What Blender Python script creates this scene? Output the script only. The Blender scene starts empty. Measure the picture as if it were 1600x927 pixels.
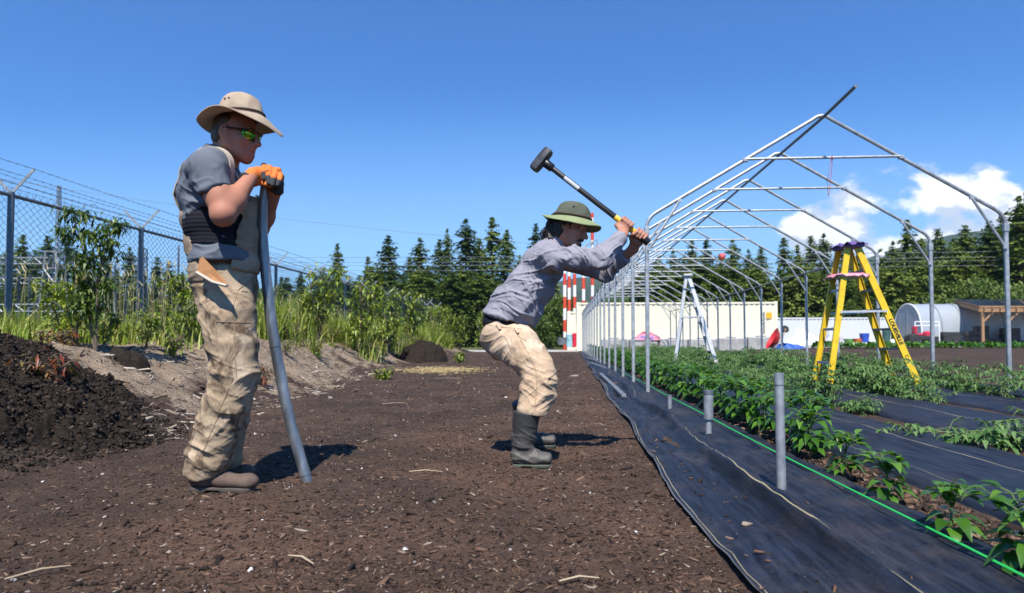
import bpy, math, random
import numpy as np
from mathutils import Vector, Matrix, Quaternion
R = math.radians
SC = bpy.context.scene
COL = SC.collection
# ------------------------------------------------------------------ camera
CAMH = 0.68; YAW = R(4.07); PITCH = R(2.04); FPX = 1067.0; PCX, PCY = 800.0, 499.0
_fw = Vector((-math.sin(YAW)*math.cos(PITCH), math.cos(YAW)*math.cos(PITCH), math.sin(PITCH)))
_rt = Vector((math.cos(YAW), math.sin(YAW), 0)); _up = _rt.cross(_fw)
EYE = Vector((0, 0, CAMH))
def ray(px, py): return _rt*((px-PCX)/FPX) + _up*((PCY-py)/FPX) + _fw
def at(px, py, Y):
    d = ray(px, py); return EYE + d*(Y/d.y)
def gnd(px, py, z=0.0):
    d = ray(px, py); return EYE + d*((z-CAMH)/d.z)
# ------------------------------------------------------------------ noise
def _h(ix, iy, iz, seed):
    n = (ix*374761393 + iy*668265263 + iz*2147483647 + seed*1274126177) & 0xFFFFFFFF
    n = ((n ^ (n >> 13))*1274126177) & 0xFFFFFFFF
    n = (n ^ (n >> 16)) & 0xFFFF
    return n/32767.5 - 1.0
def pn(P, seed=0):
    P = np.asarray(P, dtype=np.float64); f = np.floor(P); i = f.astype(np.int64); t = P-f
    t = t*t*t*(t*(t*6-15)+10); out = 0
    for dx in (0, 1):
        wx = t[:, 0] if dx else 1-t[:, 0]
        for dy in (0, 1):
            wy = t[:, 1] if dy else 1-t[:, 1]
            for dz in (0, 1):
                wz = t[:, 2] if dz else 1-t[:, 2]
                out = out + wx*wy*wz*_h(i[:, 0]+dx, i[:, 1]+dy, i[:, 2]+dz, seed)
    return out
def fbm(P, oct=4, seed=0, gain=.5):
    P = np.asarray(P, dtype=np.float64); a = 1.0; s = 0; n = 0
    for k in range(oct):
        s = s + a*pn(P*(2.03**k)+k*17.3, seed+k); n += a; a *= gain
    return s/n
def sstep(a, b, x):
    t = np.clip((x-a)/(b-a), 0, 1); return t*t*(3-2*t)
def hz(X, Y):
    X = np.asarray(X, float); Y = np.asarray(Y, float)
    P = np.stack([X, Y, np.zeros_like(X)], -1).reshape(-1, 3); sh = X.shape
    n1 = fbm(P*.55, 3, 3).reshape(sh); n2 = fbm(P*np.array([2.6, 2.6, 1]), 4, 9).reshape(sh)
    far = 0.0075*np.clip(Y-6, 0, 33)
    xb = np.maximum(-2.5-0.11*(Y-3), -4.4)+.28*n1
    s = sstep(0, 1.75, xb-X); back = sstep(6.9, 10.5, -X)
    endb = 1-sstep(30, 40, Y)
    berm = (.66+.10*n1)*s*(1-back)*endb
    slope = s*(1-back)
    rough = (.023+.055*np.clip(s*4, 0, 1)*(1-sstep(.75, 1.0, s)*.6)*(1-back))*n2
    garden = sstep(.45, .6, X)*sstep(.5, 1.5, Y)
    rough = rough*(1-garden*.7)*(1-sstep(30, 60, np.abs(Y)))
    far = far+.26*sstep(7, 15, X)*sstep(14, 32, Y)
    return far+berm+rough
def hz1(x, y): return float(hz(np.array([x]), np.array([y]))[0])
# ------------------------------------------------------------------ object helpers
def tag(o, label=None, cat=None, group=None, kind=None):
    if label: o['label'] = label
    if cat: o['category'] = cat
    if group: o['group'] = group
    if kind: o['kind'] = kind
    return o
def thing(name, loc, label, cat, group=None):
    o = bpy.data.objects.new(name, None); COL.objects.link(o); o.location = loc; o.empty_display_size = .1
    return tag(o, label, cat, group)
def link_mesh(name, me, mt, parent=None, smooth=False):
    o = bpy.data.objects.new(name, me); COL.objects.link(o)
    if mt: me.materials.append(mt)
    if smooth: me.polygons.foreach_set('use_smooth', [True]*len(me.polygons))
    if parent: put_under(o, parent)
    return o
def put_under(o, parent):
    o.parent = parent
    o.matrix_parent_inverse = Matrix.Translation(-parent.location)
def npmesh(name, V, F, mt, parent=None, smooth=False, attrs=None):
    me = bpy.data.meshes.new(name)
    V = np.asarray(V, np.float32)
    if isinstance(F, np.ndarray):
        n, k = F.shape
        me.vertices.add(len(V)); me.vertices.foreach_set('co', V.ravel())
        me.loops.add(n*k); me.loops.foreach_set('vertex_index', F.astype(np.int32).ravel())
        me.polygons.add(n); me.polygons.foreach_set('loop_start', np.arange(0, n*k, k, dtype=np.int32))
        me.update(calc_edges=True)
    else:
        me.from_pydata(V.tolist(), [], F)
    for an, av in (attrs or {}).items():
        a = me.attributes.new(an, 'FLOAT', 'POINT'); a.data.foreach_set('value', np.asarray(av, np.float32))
    return link_mesh(name, me, mt, parent, smooth)
class MB:
    def __init__(s): s.v = []; s.f = []
    def add(s, vs, fs):
        b = len(s.v); s.v.extend([tuple(p) for p in vs]); s.f.extend([tuple(i+b for i in f) for f in fs]); return s
    def box(s, c, size, M=None, bev=0.0):
        x, y, z = [k/2 for k in size]; c = Vector(c)
        if bev <= 0:
            vs = [(-x,-y,-z),(x,-y,-z),(x,y,-z),(-x,y,-z),(-x,-y,z),(x,-y,z),(x,y,z),(-x,y,z)]
            fs = [(0,3,2,1),(4,5,6,7),(0,1,5,4),(1,2,6,5),(2,3,7,6),(3,0,4,7)]
        else:
            h = (x, y, z); b = min(bev, x*.9, y*.9, z*.9); sg = [(p, q, r) for p in (-1, 1) for q in (-1, 1) for r in (-1, 1)]; vs = []; ix = {}
            for cn in sg:
                for a in range(3):
                    ix[cn, a] = len(vs); vs.append(tuple(cn[k]*(h[k] if k == a else h[k]-b) for k in range(3)))
            fs = []
            def face(q):
                p = [Vector(vs[k]) for k in q]; n_ = (p[1]-p[0]).cross(p[2]-p[0])
                fs.append(tuple(q) if n_.dot(sum(p, Vector((0, 0, 0)))) > 0 else tuple(q[::-1]))
            for a in range(3):
                o1, o2 = (a+1) % 3, (a+2) % 3
                def cn(sa, s1, s2):
                    r = [0, 0, 0]; r[a] = sa; r[o1] = s1; r[o2] = s2; return tuple(r)
                for sa in (-1, 1): face([ix[cn(sa, *q), a] for q in ((-1,-1),(1,-1),(1,1),(-1,1))])
                for s1 in (-1, 1):
                    for s2 in (-1, 1): face([ix[cn(-1, s1, s2), o1], ix[cn(1, s1, s2), o1], ix[cn(1, s1, s2), o2], ix[cn(-1, s1, s2), o2]])
            for q in sg: face([ix[q, 0], ix[q, 1], ix[q, 2]])
        if M is not None: vs = [M @ Vector(p) for p in vs]
        return s.add([Vector(p)+c for p in vs], fs)
    def tube(s, pts, rad, n=8, cap=True, sq=False):
        pts = [Vector(p) for p in pts]; m = len(pts)
        rads = rad if isinstance(rad, (list, tuple)) else [rad]*m
        T = [((pts[min(i+1, m-1)]-pts[max(i-1, 0)]).normalized()) for i in range(m)]
        a = Vector((0, 0, 1)) if abs(T[0].z) < .9 else Vector((0, 1, 0))
        u = T[0].cross(a).normalized(); vs = []
        for i in range(m):
            u = (u - T[i]*u.dot(T[i])).normalized(); w = T[i].cross(u)
            for k in range(n):
                an = 2*math.pi*(k+(.5 if sq else 0))/n; vs.append(pts[i]+(u*math.cos(an)+w*math.sin(an))*rads[i])
        fs = [(i*n+k, i*n+(k+1) % n, (i+1)*n+(k+1) % n, (i+1)*n+k) for i in range(m-1) for k in range(n)]
        if cap: fs += [tuple(range(n-1, -1, -1)), tuple(range((m-1)*n, m*n))]
        return s.add(vs, fs)
    def beam(s, a, b, w, h, up=(0, 0, 1)):
        a, b = Vector(a), Vector(b); t = b-a; L = t.length; t.normalize(); u = t.cross(Vector(up)).normalized(); v = u.cross(t)
        M = Matrix((u, t, v)).transposed()
        return s.box((a+b)/2, (w, L, h), M)
    def lathe(s, prof, c=(0, 0, 0), n=24, M=None):
        vs = [(r*math.cos(2*math.pi*k/n), r*math.sin(2*math.pi*k/n), z) for r, z in prof for k in range(n)]
        if M is not None: vs = [M @ Vector(p) for p in vs]
        m = len(prof)
        fs = [(i*n+k, i*n+(k+1) % n, (i+1)*n+(k+1) % n, (i+1)*n+k) for i in range(m-1) for k in range(n)]
        return s.add([Vector(p)+Vector(c) for p in vs], fs)
    def build(s, name, mt, parent=None, smooth=False):
        me = bpy.data.meshes.new(name); me.from_pydata(s.v, [], s.f); o = link_mesh(name, me, mt, parent, smooth)
        if smooth: me.set_sharp_from_angle(angle=R(42))
        return o
def rotz(a): return Matrix.Rotation(a, 3, 'Z')
def copy_tree(o, parent=None):
    c = o.copy(); COL.objects.link(c)
    if parent: c.parent = parent
    for ch in [x for x in o.children]: copy_tree(ch, c)
    return c
# ------------------------------------------------------------------ materials
class NT:
    def __init__(s, name):
        s.m = bpy.data.materials.new(name); s.m.use_nodes = True; s.t = s.m.node_tree
        s.b = s.t.nodes['Principled BSDF']; s.out = s.t.nodes['Material Output']
    def n(s, typ, ins=None, **kw):
        nd = s.t.nodes.new(typ)
        for k, v in kw.items(): setattr(nd, k, v)
        for k, v in (ins or {}).items(): s.set(nd.inputs[k], v)
        return nd
    def set(s, sock, v):
        if isinstance(v, bpy.types.NodeSocket): s.t.links.new(v, sock)
        elif isinstance(v, (tuple, list)) and len(v) == 3 and sock.type == 'RGBA': sock.default_value = (*v, 1)
        else: sock.default_value = v
    def math(s, op, a, b=0.0, clamp=False):
        nd = s.n('ShaderNodeMath', operation=op, use_clamp=clamp); s.set(nd.inputs[0], a); s.set(nd.inputs[1], b); return nd.outputs[0]
    def ramp(s, fac, stops):
        nd = s.n('ShaderNodeValToRGB'); s.set(nd.inputs[0], fac); cr = nd.color_ramp
        while len(cr.elements) < len(stops): cr.elements.new(.5)
        for e, (p, c) in zip(cr.elements, stops):
            e.position = p; e.color = (*c, 1) if len(c) == 3 else c
        return nd.outputs[0]
    def mix(s, f, a, b, mode='MIX'):
        nd = s.n('ShaderNodeMix', data_type='RGBA', blend_type=mode); s.set(nd.inputs[0], f); s.set(nd.inputs[6], a); s.set(nd.inputs[7], b); return nd.outputs[2]
    def noise(s, scale, detail=5, rough=.55, vec=None, dist=0):
        nd = s.n('ShaderNodeTexNoise'); nd.inputs['Scale'].default_value = scale; nd.inputs['Detail'].default_value = detail; nd.inputs['Roughness'].default_value = rough; nd.inputs['Distortion'].default_value = dist
        if vec is not None: s.set(nd.inputs['Vector'], vec)
        return nd.outputs['Fac']
    def pos(s): return s.n('ShaderNodeNewGeometry').outputs['Position']
    def obj(s): return s.n('ShaderNodeTexCoord').outputs['Object']
    def scaled(s, vec, sc):
        nd = s.n('ShaderNodeMapping'); s.set(nd.inputs['Vector'], vec); nd.inputs['Scale'].default_value = sc; return nd.outputs[0]
    def isl(s): return s.n('ShaderNodeNewGeometry').outputs['Random Per Island']
    def orand(s): return s.n('ShaderNodeObjectInfo').outputs['Random']
    def attr(s, name): return s.n('ShaderNodeAttribute', attribute_name=name).outputs['Fac']
    def bump(s, h, strength=.3, dist=.01):
        nd = s.n('ShaderNodeBump'); s.set(nd.inputs['Height'], h); nd.inputs['Strength'].default_value = strength; nd.inputs['Distance'].default_value = dist
        s.t.links.new(nd.outputs[0], s.b.inputs['Normal']); return nd.outputs[0]
    def setb(s, **kw):
        for k, v in kw.items(): s.set(s.b.inputs[k.replace('_', ' ')], v)
def pmat(name, cols, scale=8, rough=.7, metal=0, bump=0, bdist=.005, bscale=60, detail=5, spec=.5, stretch=None, rvar=0, coord='obj'):
    N = NT(name); v = N.obj() if coord == 'obj' else N.pos()
    if stretch: v = N.scaled(v, stretch)
    f = N.noise(scale, detail, .6, v)
    if len(cols) == 1: N.setb(Base_Color=cols[0])
    else:
        k = len(cols); N.setb(Base_Color=N.ramp(f, [(.3+.4*i/(k-1), c) for i, c in enumerate(cols)]))
    if rvar: N.setb(Roughness=N.math('ADD', N.math('MULTIPLY', f, rvar), rough-rvar/2, True))
    else: N.setb(Roughness=rough)
    N.b.inputs['Metallic'].default_value = metal; N.b.inputs['Specular IOR Level'].default_value = spec
    if bump: N.bump(N.noise(bscale, 6, .6, v), bump, bdist)
    return N.m
def leafmat(name, cols, rough=.45, trans=.3, spec=.4, scale=3.0, ob=.0):
    N = NT(name); k = len(cols)
    f = N.math('ADD', N.math('ADD', N.math('MULTIPLY', N.isl(), .6-ob*.5), N.math('MULTIPLY', N.noise(scale, 3, .5, N.pos()), .4-ob*.5)), N.math('MULTIPLY', N.orand(), ob))
    c = N.ramp(f, [(.25+.5*i/(k-1), x) for i, x in enumerate(cols)])
    N.setb(Base_Color=c, Roughness=rough); N.b.inputs['Specular IOR Level'].default_value = spec
    tr = N.n('ShaderNodeBsdfTranslucent'); N.set(tr.inputs[0], N.mix(1.0, c, (1.3, 1.35, .7), 'MULTIPLY'))
    mx = N.n('ShaderNodeMixShader'); mx.inputs[0].default_value = trans
    N.t.links.new(N.b.outputs[0], mx.inputs[1]); N.t.links.new(tr.outputs[0], mx.inputs[2]); N.t.links.new(mx.outputs[0], N.out.inputs[0])
    return N.m
# ================================================================== camera, light, sky
cam = bpy.data.cameras.new('camera'); co = bpy.data.objects.new('camera', cam); COL.objects.link(co)
co.location = EYE; co.rotation_euler = (R(90)+PITCH, 0, YAW)
cam.sensor_width = 36; cam.lens = 36*FPX/1600; cam.shift_y = (PCY-463.5)/1600; cam.clip_start = .05; cam.clip_end = 20000
cam.dof.use_dof = True; cam.dof.focus_distance = 3.7; cam.dof.aperture_fstop = 3.5
SC.camera = co
SUN_EL, SUN_AZ = 55.5, 181.8   # azimuth of the sun measured clockwise from +Y
sd = Vector((math.sin(R(SUN_AZ))*math.cos(R(SUN_EL)), math.cos(R(SUN_AZ))*math.cos(R(SUN_EL)), math.sin(R(SUN_EL))))
sl = bpy.data.lights.new('sun', 'SUN'); sl.energy = 5.0; sl.angle = R(.53); sl.color = (1, .955, .89)
so = bpy.data.objects.new('sun', sl); COL.objects.link(so); so.rotation_euler = sd.to_track_quat('Z', 'Y').to_euler()
W = bpy.data.worlds.new('World'); SC.world = W; W.use_nodes = True; wt = W.node_tree
bg = wt.nodes['Background']; bg.inputs[1].default_value = .125
sky = wt.nodes.new('ShaderNodeTexSky'); sky.sky_type = 'NISHITA'; sky.sun_disc = False
sky.sun_elevation = R(SUN_EL); sky.sun_rotation = math.atan2(sd.x, sd.y)
sky.air_density = 1.0; sky.dust_density = .25; sky.ozone_density = 3.0; sky.altitude = 60
def wn(typ, **kw):
    nd = wt.nodes.new(typ)
    for k, v in kw.items(): setattr(nd, k, v)
    return nd
def wm(op, a, b=0.0, clamp=False):
    nd = wn('ShaderNodeMath', operation=op, use_clamp=clamp)
    for s_, v in zip(nd.inputs, (a, b)):
        if isinstance(v, bpy.types.NodeSocket): wt.links.new(v, s_)
        else: s_.default_value = v
    return nd.outputs[0]
def wmr(x, a, b, c, d, smooth=True):
    nd = wn('ShaderNodeMapRange', interpolation_type='SMOOTHSTEP' if smooth else 'LINEAR')
    wt.links.new(x, nd.inputs[0])
    for k, v in zip((1, 2, 3, 4), (a, b, c, d)): nd.inputs[k].default_value = v
    return nd.outputs[0]
tc = wn('ShaderNodeTexCoord'); sp = wn('ShaderNodeSeparateXYZ'); wt.links.new(tc.outputs['Generated'], sp.inputs[0])
yy = wm('MAXIMUM', sp.outputs[1], .05); uu = wm('DIVIDE', sp.outputs[0], yy); ee = wm('DIVIDE', sp.outputs[2], yy)
def cnoise(du, de, scale, detail):
    cb = wn('ShaderNodeCombineXYZ'); wt.links.new(wm('ADD', uu, du), cb.inputs[0]); wt.links.new(wm('MULTIPLY', wm('ADD', ee, de), 1.55), cb.inputs[1])
    nz = wn('ShaderNodeTexNoise'); nz.inputs['Scale'].default_value = scale; nz.inputs['Detail'].default_value = detail; nz.inputs['Roughness'].default_value = .56
    wt.links.new(cb.outputs[0], nz.inputs['Vector']); return nz.outputs['Fac']
def cdens(du, de):
    top = wm('ADD', wm('MULTIPLY', wmr(uu, .22, .48, 0, 1), .145), .150)            # the cloud bank rises to the right
    body = wm('MULTIPLY', wmr(wm('SUBTRACT', ee, top), -.06, .05, 1, 0), wmr(uu, .10, .36, 0, 1))
    n = cnoise(du, de, 6.5, 9); n2 = cnoise(du+3.1, de, 2.4, 3)
    return wm('ADD', wm('ADD', wm('MULTIPLY', n, 1.35), wm('MULTIPLY', n2, .60)), wm('MULTIPLY', wm('SUBTRACT', body, 1.0), .62))
cd = cdens(.37, .11)
lit = wm('SUBTRACT', cd, cdens(.355, .143))                                        # lighter where the puff thins upward
mask = wm('MULTIPLY', wmr(cd, .855, .99, 0, .98), wmr(sp.outputs[1], .05, .2, 0, 1))
haze_band = wm('MULTIPLY', wmr(ee, -.02, .40, .72, 0), 1.0)
cc = wn('ShaderNodeMix', data_type='RGBA'); wt.links.new(wmr(lit, -.05, .06, 0, 1), cc.inputs[0])
cc.inputs[6].default_value = (3.9, 4.4, 5.2, 1); cc.inputs[7].default_value = (7.0, 7.05, 7.1, 1)
hb = wn('ShaderNodeMix', data_type='RGBA'); wt.links.new(haze_band, hb.inputs[0])
gm = wn('ShaderNodeMix', data_type='RGBA', blend_type='MULTIPLY'); gm.inputs[0].default_value = 1; wt.links.new(sky.outputs[0], gm.inputs[6]); gm.inputs[7].default_value = (.195, .54, .93, 1)
wt.links.new(gm.outputs[2], hb.inputs[6]); hb.inputs[7].default_value = (2.9, 5.0, 7.2, 1)
cm = wn('ShaderNodeMix', data_type='RGBA'); wt.links.new(mask, cm.inputs[0]); wt.links.new(hb.outputs[2], cm.inputs[6]); wt.links.new(cc.outputs[2], cm.inputs[7])
wt.links.new(cm.outputs[2], bg.inputs[0])
SC.view_settings.view_transform = 'Standard'; SC.view_settings.look = 'None'; SC.view_settings.exposure = 0.6; SC.view_settings.gamma = 1.0
SC.cycles.max_bounces = 8; SC.cycles.transparent_max_bounces = 12; SC.cycles.use_denoising = True
SC.cycles.volume_bounces = 0; SC.cycles.caustics_reflective = False; SC.cycles.caustics_refractive = False
# ================================================================== terrain
def graded(a, b, r, s0):
    out = [a]; st = s0
    while out[-1]+st < b: out.append(out[-1]+st); st *= r
    return out+[b]
xs = np.array([-2700,-1600,-900,-400,-200,-120,-80,-55,-40,-30,-24,-19,-15,-12.5,-11,-10,-9.2,-8.5]+list(np.arange(-8, -5, .05))+list(np.arange(-5, 1.0, .02))+list(np.arange(1.0, 9, .11))+[9.5,11,13,16,20,26,34,45,60,85,120,200,400,900,1600,2700], float)
ys = np.array([-550,-400,-200,-60,-20,-8,-3,-1,0,.5]+graded(.8, 5, 1.003, .012)+graded(5.03, 16, 1.012, .03)[0:]+graded(16.2, 48, 1.03, .2)+[52,58,66,80,100,140,220,400,800,1400,2100,2900], float)
ys = np.unique(ys)
GX, GY = np.meshgrid(xs, ys); GZ = hz(GX, GY)
nx, ny = len(xs), len(ys)
P2 = np.stack([GX, GY, 0*GX], -1).reshape(-1, 3)
nA = fbm(P2*np.array([1.3, 1.3, 1]), 4, 21).reshape(GX.shape); nB = fbm(P2*.35, 3, 33).reshape(GX.shape)
crumb = fbm(P2*np.array([22, 22, 1]), 3, 51).reshape(GX.shape)
near = (1-sstep(7, 14, GY))*sstep(-.5, .5, GY)
GZ = GZ + near*(1-sstep(5, 6.5, -GX))*crumb*.011*(1-sstep(.45, .55, GX)*.6)
xb = np.maximum(-2.5-0.11*(GY-3), -4.4)
s_ = xb-GX
sand = sstep(.28, 1.15, s_+.8*nA+.18)*(1-sstep(36, 44, GY))
sand = np.clip(sand*sstep(2.6, 4.6, GY+1.2*nA-.35*(GX+4)), 0, 1)
grassm = np.maximum(sstep(2.0, 3.2, s_+.5*nA), 0)*(1-sstep(40, 48, GY)); grassm = np.maximum(grassm, sstep(7, 10, -GX))
grassm = np.maximum(grassm, sstep(44, 50, GY+nB*3)*(1-sstep(.6, 2.5, GX+.5*nB)*(1-sstep(70, 80, GY))))
gravel = sstep(37.2, 37.9, GY+.25*nA)*(1-grassm)*sstep(-8, -6, GX)
chips = np.clip(sstep(-.5, .3, GX*.8+nA*1.2+.9-.15*(GY-3))*(1-sstep(.45, .55, GX)), 0, 1)
idx = np.arange(nx*ny).reshape(ny, nx)
quads = np.stack([idx[:-1, :-1], idx[:-1, 1:], idx[1:, 1:], idx[1:, :-1]], -1)
cx = (GX[:-1, :-1]+GX[1:, 1:])/2; cy = (GY[:-1, :-1]+GY[1:, 1:])/2
# one ground material: compost, woodchip, bank sand, gravel and turf where each of them lies
N = NT('ground'); pv = N.pos()
n1 = N.noise(6, 8, .65, pv); n2 = N.noise(55, 6, .7, pv); n3 = N.noise(1.1, 4, .6, pv)
vor = N.n('ShaderNodeTexVoronoi', feature='F1'); N.set(vor.inputs['Vector'], N.scaled(pv, (1, 1, .3))); vor.inputs['Scale'].default_value = 70
soil = N.ramp(n1, [(.25, (.030, .019, .012)), (.5, (.074, .046, .031)), (.72, (.13, .086, .058))])
soil = N.mix(N.math('MULTIPLY', n2, .8), soil, N.ramp(vor.outputs['Color'], [(.2, (.018, .012, .009)), (.55, (.075, .046, .031)), (.9, (.14, .09, .06))]))
chipc = N.ramp(n2, [(.3, (.045, .025, .016)), (.55, (.12, .066, .041)), (.75, (.22, .135, .085))])
soil = N.mix(N.math('MULTIPLY', N.attr('chips'), .75), soil, chipc)
sandc = N.ramp(n1, [(.25, (.15, .105, .068)), (.5, (.31, .23, .155)), (.75, (.45, .355, .255))])
sandc = N.mix(N.math('MULTIPLY', N.ramp(n2, [(.42, (0, 0, 0)), (.62, (1, 1, 1))]), .7), sandc, (.06, .042, .032))
sm = N.math('ADD', N.attr('sand'), N.math('MULTIPLY', N.math('SUBTRACT', n1, .5), 1.3), True)
soil = N.mix(N.math('MULTIPLY', N.ramp(n3, [(.40, (1, 1, 1)), (.62, (0, 0, 0))]), .6), soil, (.022, .0155, .012))
c = N.mix(N.ramp(sm, [(.30, (0, 0, 0)), (.75, (1, 1, 1))]), soil, sandc)
c = N.mix(N.attr('gravel'), c, N.ramp(n2, [(.3, (.36, .34, .31)), (.7, (.56, .53, .49))]))
c = N.mix(N.attr('grassm'), c, N.ramp(N.noise(2.5, 7, .7, pv), [(.3, (.045, .055, .018)), (.55, (.10, .105, .035)), (.75, (.21, .19, .085))]))
N.setb(Base_Color=c, Roughness=.93); N.b.inputs['Specular IOR Level'].default_value = .25
N.bump(N.math('ADD', N.math('MULTIPLY', n2, 1.0), N.math('MULTIPLY', vor.outputs['Distance'], .8)), .8, .012)
M_GROUND = N.m
at_ = dict(sand=sand.ravel(), grassm=grassm.ravel(), gravel=gravel.ravel(), chips=chips.ravel())
V3 = np.stack([GX, GY, GZ], -1).reshape(-1, 3)
def ground_piece(name, mask):
    q = quads[mask]; u, inv = np.unique(q, return_inverse=True)
    o = npmesh(name, V3[u], inv.reshape(-1, 4), M_GROUND, None, True, {k: v[u] for k, v in at_.items()}); o['kind'] = 'structure'; return o
z_near = (cy > .5) & (cy < 37.5)
xbc = np.maximum(-2.5-0.11*(cy-3), -4.4)
m_bank = z_near & (cx < xbc+.1) & (cx > -9); m_path = z_near & (cx >= xbc+.1) & (cx < .9); m_gard = z_near & (cx >= .9) & (cx < 18)
m_grav = (cy >= 37.5) & (cy < 70) & (cx > -8) & (cx < 45)
ground_piece('bank', m_bank); ground_piece('path', m_path); ground_piece('garden_soil', m_gard); ground_piece('gravel_yard', m_grav)
ground_piece('ground', ~(m_bank | m_path | m_gard | m_grav))
# ================================================================== hills
M_HILL = pmat('hill_forest', [(.016, .030, .014), (.035, .055, .022), (.06, .08, .035)], scale=.012, detail=10, rough=.95, spec=.1, coord='pos')
def hills(name, prof, Y0, depth, seed):
    pts = [at(px, py, Y0) for px, py in prof]
    X = np.array([p.x for p in pts]); Z = np.array([p.z for p in pts])
    gx = np.linspace(X[0], X[-1], 170); gt = np.linspace(0, 1, 26)
    A, T = np.meshgrid(gx, gt); H = np.interp(A, X, Z)
    yy_ = Y0-depth+T*depth*1.8
    Pn = np.stack([A/180, yy_/180, 0*A], -1).reshape(-1, 3); nz = fbm(Pn, 4, seed).reshape(A.shape)
    pr = np.where(T < .555, sstep(0, .6, T), 1-sstep(.555, 1.05, T))
    zz = H*np.clip(pr+.12*nz*np.sin(np.pi*np.clip(T/.55, 0, 1)), 0, 2)+nz*9*np.clip(pr*3-2, 0, 1)-8
    ii = np.arange(A.size).reshape(A.shape)
    o = npmesh(name, np.stack([A, yy_, zz], -1).reshape(-1, 3), np.stack([ii[:-1, :-1], ii[:-1, 1:], ii[1:, 1:], ii[1:, :-1]], -1).reshape(-1, 4), M_HILL, None, True)
    o['kind'] = 'structure'
hills('hills', [(-400, 470), (0, 452), (300, 466), (700, 470), (840, 448), (900, 430), (960, 428), (1010, 440), (1080, 432), (1180, 436), (1240, 428), (1330, 408), (1390, 384), (1440, 372), (1480, 362), (1520, 356), (1560, 352), (1650, 330), (1900, 280), (2300, 330)], 1500, 700, 5)
# ================================================================== greenhouse frame
M_GALV = pmat('galvanised_steel', [(.25, .27, .285), (.35, .37, .385), (.46, .48, .495)], scale=14, rough=.55, metal=.5, rvar=.2, bump=.08, bscale=90, bdist=.002)
M_GALVD = pmat('dull_steel', [(.17, .18, .19), (.26, .27, .28)], scale=10, rough=.5, metal=.7, rvar=.2)
Y1, DY, NB = 9.2, 1.8, 16
GXL = at(1011.5, 500, Y1).x; GXR = at(1574.5, 480, Y1).x; GZE = at(1011.5, 341, Y1).z
GXC = at(1284, 178.6, Y1).x; GZR = at(1284, 178.6, Y1).z
def fz(Y): return .0012*(Y-Y1)
def arc(p0, pc, p1, n=6):
    return [p0*(1-t)**2+pc*2*t*(1-t)+p1*t*t for t in [i/n for i in range(n+1)]]
def make_bow(root, Y, first):
    dz = fz(Y); L = Vector((GXL, Y, GZE+dz)); Rr = Vector((GXR, Y, at(1574.5, 336, Y1).z+dz)); T = Vector((GXC, Y, GZR+dz))
    m = MB(); d1 = (T-L).normalized(); d2 = (T-Rr).normalized(); up = Vector((0, 0, 1))
    pts = arc(L-up*.13, L, L+d1*.16)+arc(T-d1*.14, T+up*.03, T-d2*.14)+arc(Rr+d2*.16, Rr, Rr-up*.13)
    m.tube(pts, .0245, 8)
    for q in (L+d1*.62, T-d1*.5, T-d2*.5, Rr+d2*.62): m.tube([q-d1*.0, q+Vector((0, -.034, 0))], .011, 6)
    bow = m.build('bow', M_GALV, root, True)
    for q, sx in ((L, 1), (Rr, -1)):
        p = MB(); p.box((q.x, Y, (q.z-.1+hz1(q.x, Y)-.25)/2), (.050, .046, q.z-.1-hz1(q.x, Y)+.25), bev=.008); p.box((q.x, Y, q.z-.17), (.066, .06, .1), bev=.006)
        p.build('post', M_GALV, bow)
        d = d1 if sx > 0 else d2; a = q+Vector((sx*.03, -.03, -.42)); b = q+d*.5+Vector((0, -.03, -.03))
        k = MB(); t = (b-a).normalized(); k.tube([a, a+t*.05, b-t*.05, b], [.014, .018, .018, .014], 8); k.box(a, (.05, .03, .045)); k.box(b, (.05, .03, .045)); k.build('knee_brace', M_GALV, bow, True)
    zt = at(1284, 248, Y1).z+dz
    fl = lambda q, d: q+d*((zt-q.z)/d.z)
    a = fl(L, d1); b = fl(Rr, d2); yo = Vector((0, -.045, 0))
    k = MB(); k.tube([a+yo, a+yo+Vector((.05, 0, 0)), b+yo-Vector((.05, 0, 0)), b+yo], [.012, .0175, .0175, .012], 8)
    for q in (a, b): k.box(q+Vector((0, -.03, -.01)), (.07, .05, .05), bev=.006)
    k.box((a+b)/2+yo+Vector((0, 0, .012)), (.03, .035, .03)); k.build('cross_tie', M_GALV, bow, True)
gh = thing('greenhouse_frame', (GXC, Y1, 0), 'long bare frame of galvanised steel bows and posts standing over the vegetable rows', 'greenhouse')
for i in range(NB): make_bow(gh, Y1+DY*i, i == 0)
ye = Y1+DY*(NB-1)
m = MB(); m.tube([(GXC, Y1-1.05, GZR-.02), (GXC, Y1-.1, GZR-.055), (GXC, ye+.2, GZR-.055+fz(ye))], .021, 10); m.build('ridge_pipe', M_GALVD, gh, True)
zr = at(1574.5, 336, Y1).z
m = MB(); m.tube([(GXR-.02, Y1+DY*3.4, zr-.02), (GXR-.02, ye, zr-.02+fz(ye))], .02, 8); m.build('side_rail', M_GALVD, gh, True)
m = MB(); m.tube([(GXL+.02, Y1+DY*2, GZE-.02), (GXL+.02, ye, GZE-.02+fz(ye))], .02, 8); m.build('side_rail', M_GALV, gh, True)
M_RED = pmat('red_cord', [(.55, .05, .03)], rough=.7)
a = at(1298, 249, Y1-.05)
m = MB(); m.tube([a+Vector((0, -.03, .025)), a+Vector((.005, -.03, -.1)), a+Vector((-.04, -.02, -.48))], .0035, 5); m.tube([a+Vector((0, -.03, .025)), a+Vector((-.06, -.02, -.3)), a+Vector((-.045, -.02, -.5))], .0025, 5); m.tube([a+Vector((0, -.045, -.03)), a+Vector((0, -.07, 0)), a+Vector((0, -.045, .03)), a+Vector((0, -.02, .0))], .004, 5)
tag(m.build('string', M_RED, None, True), 'red string tied to the nearest cross tie and hanging down', 'string')
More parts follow.
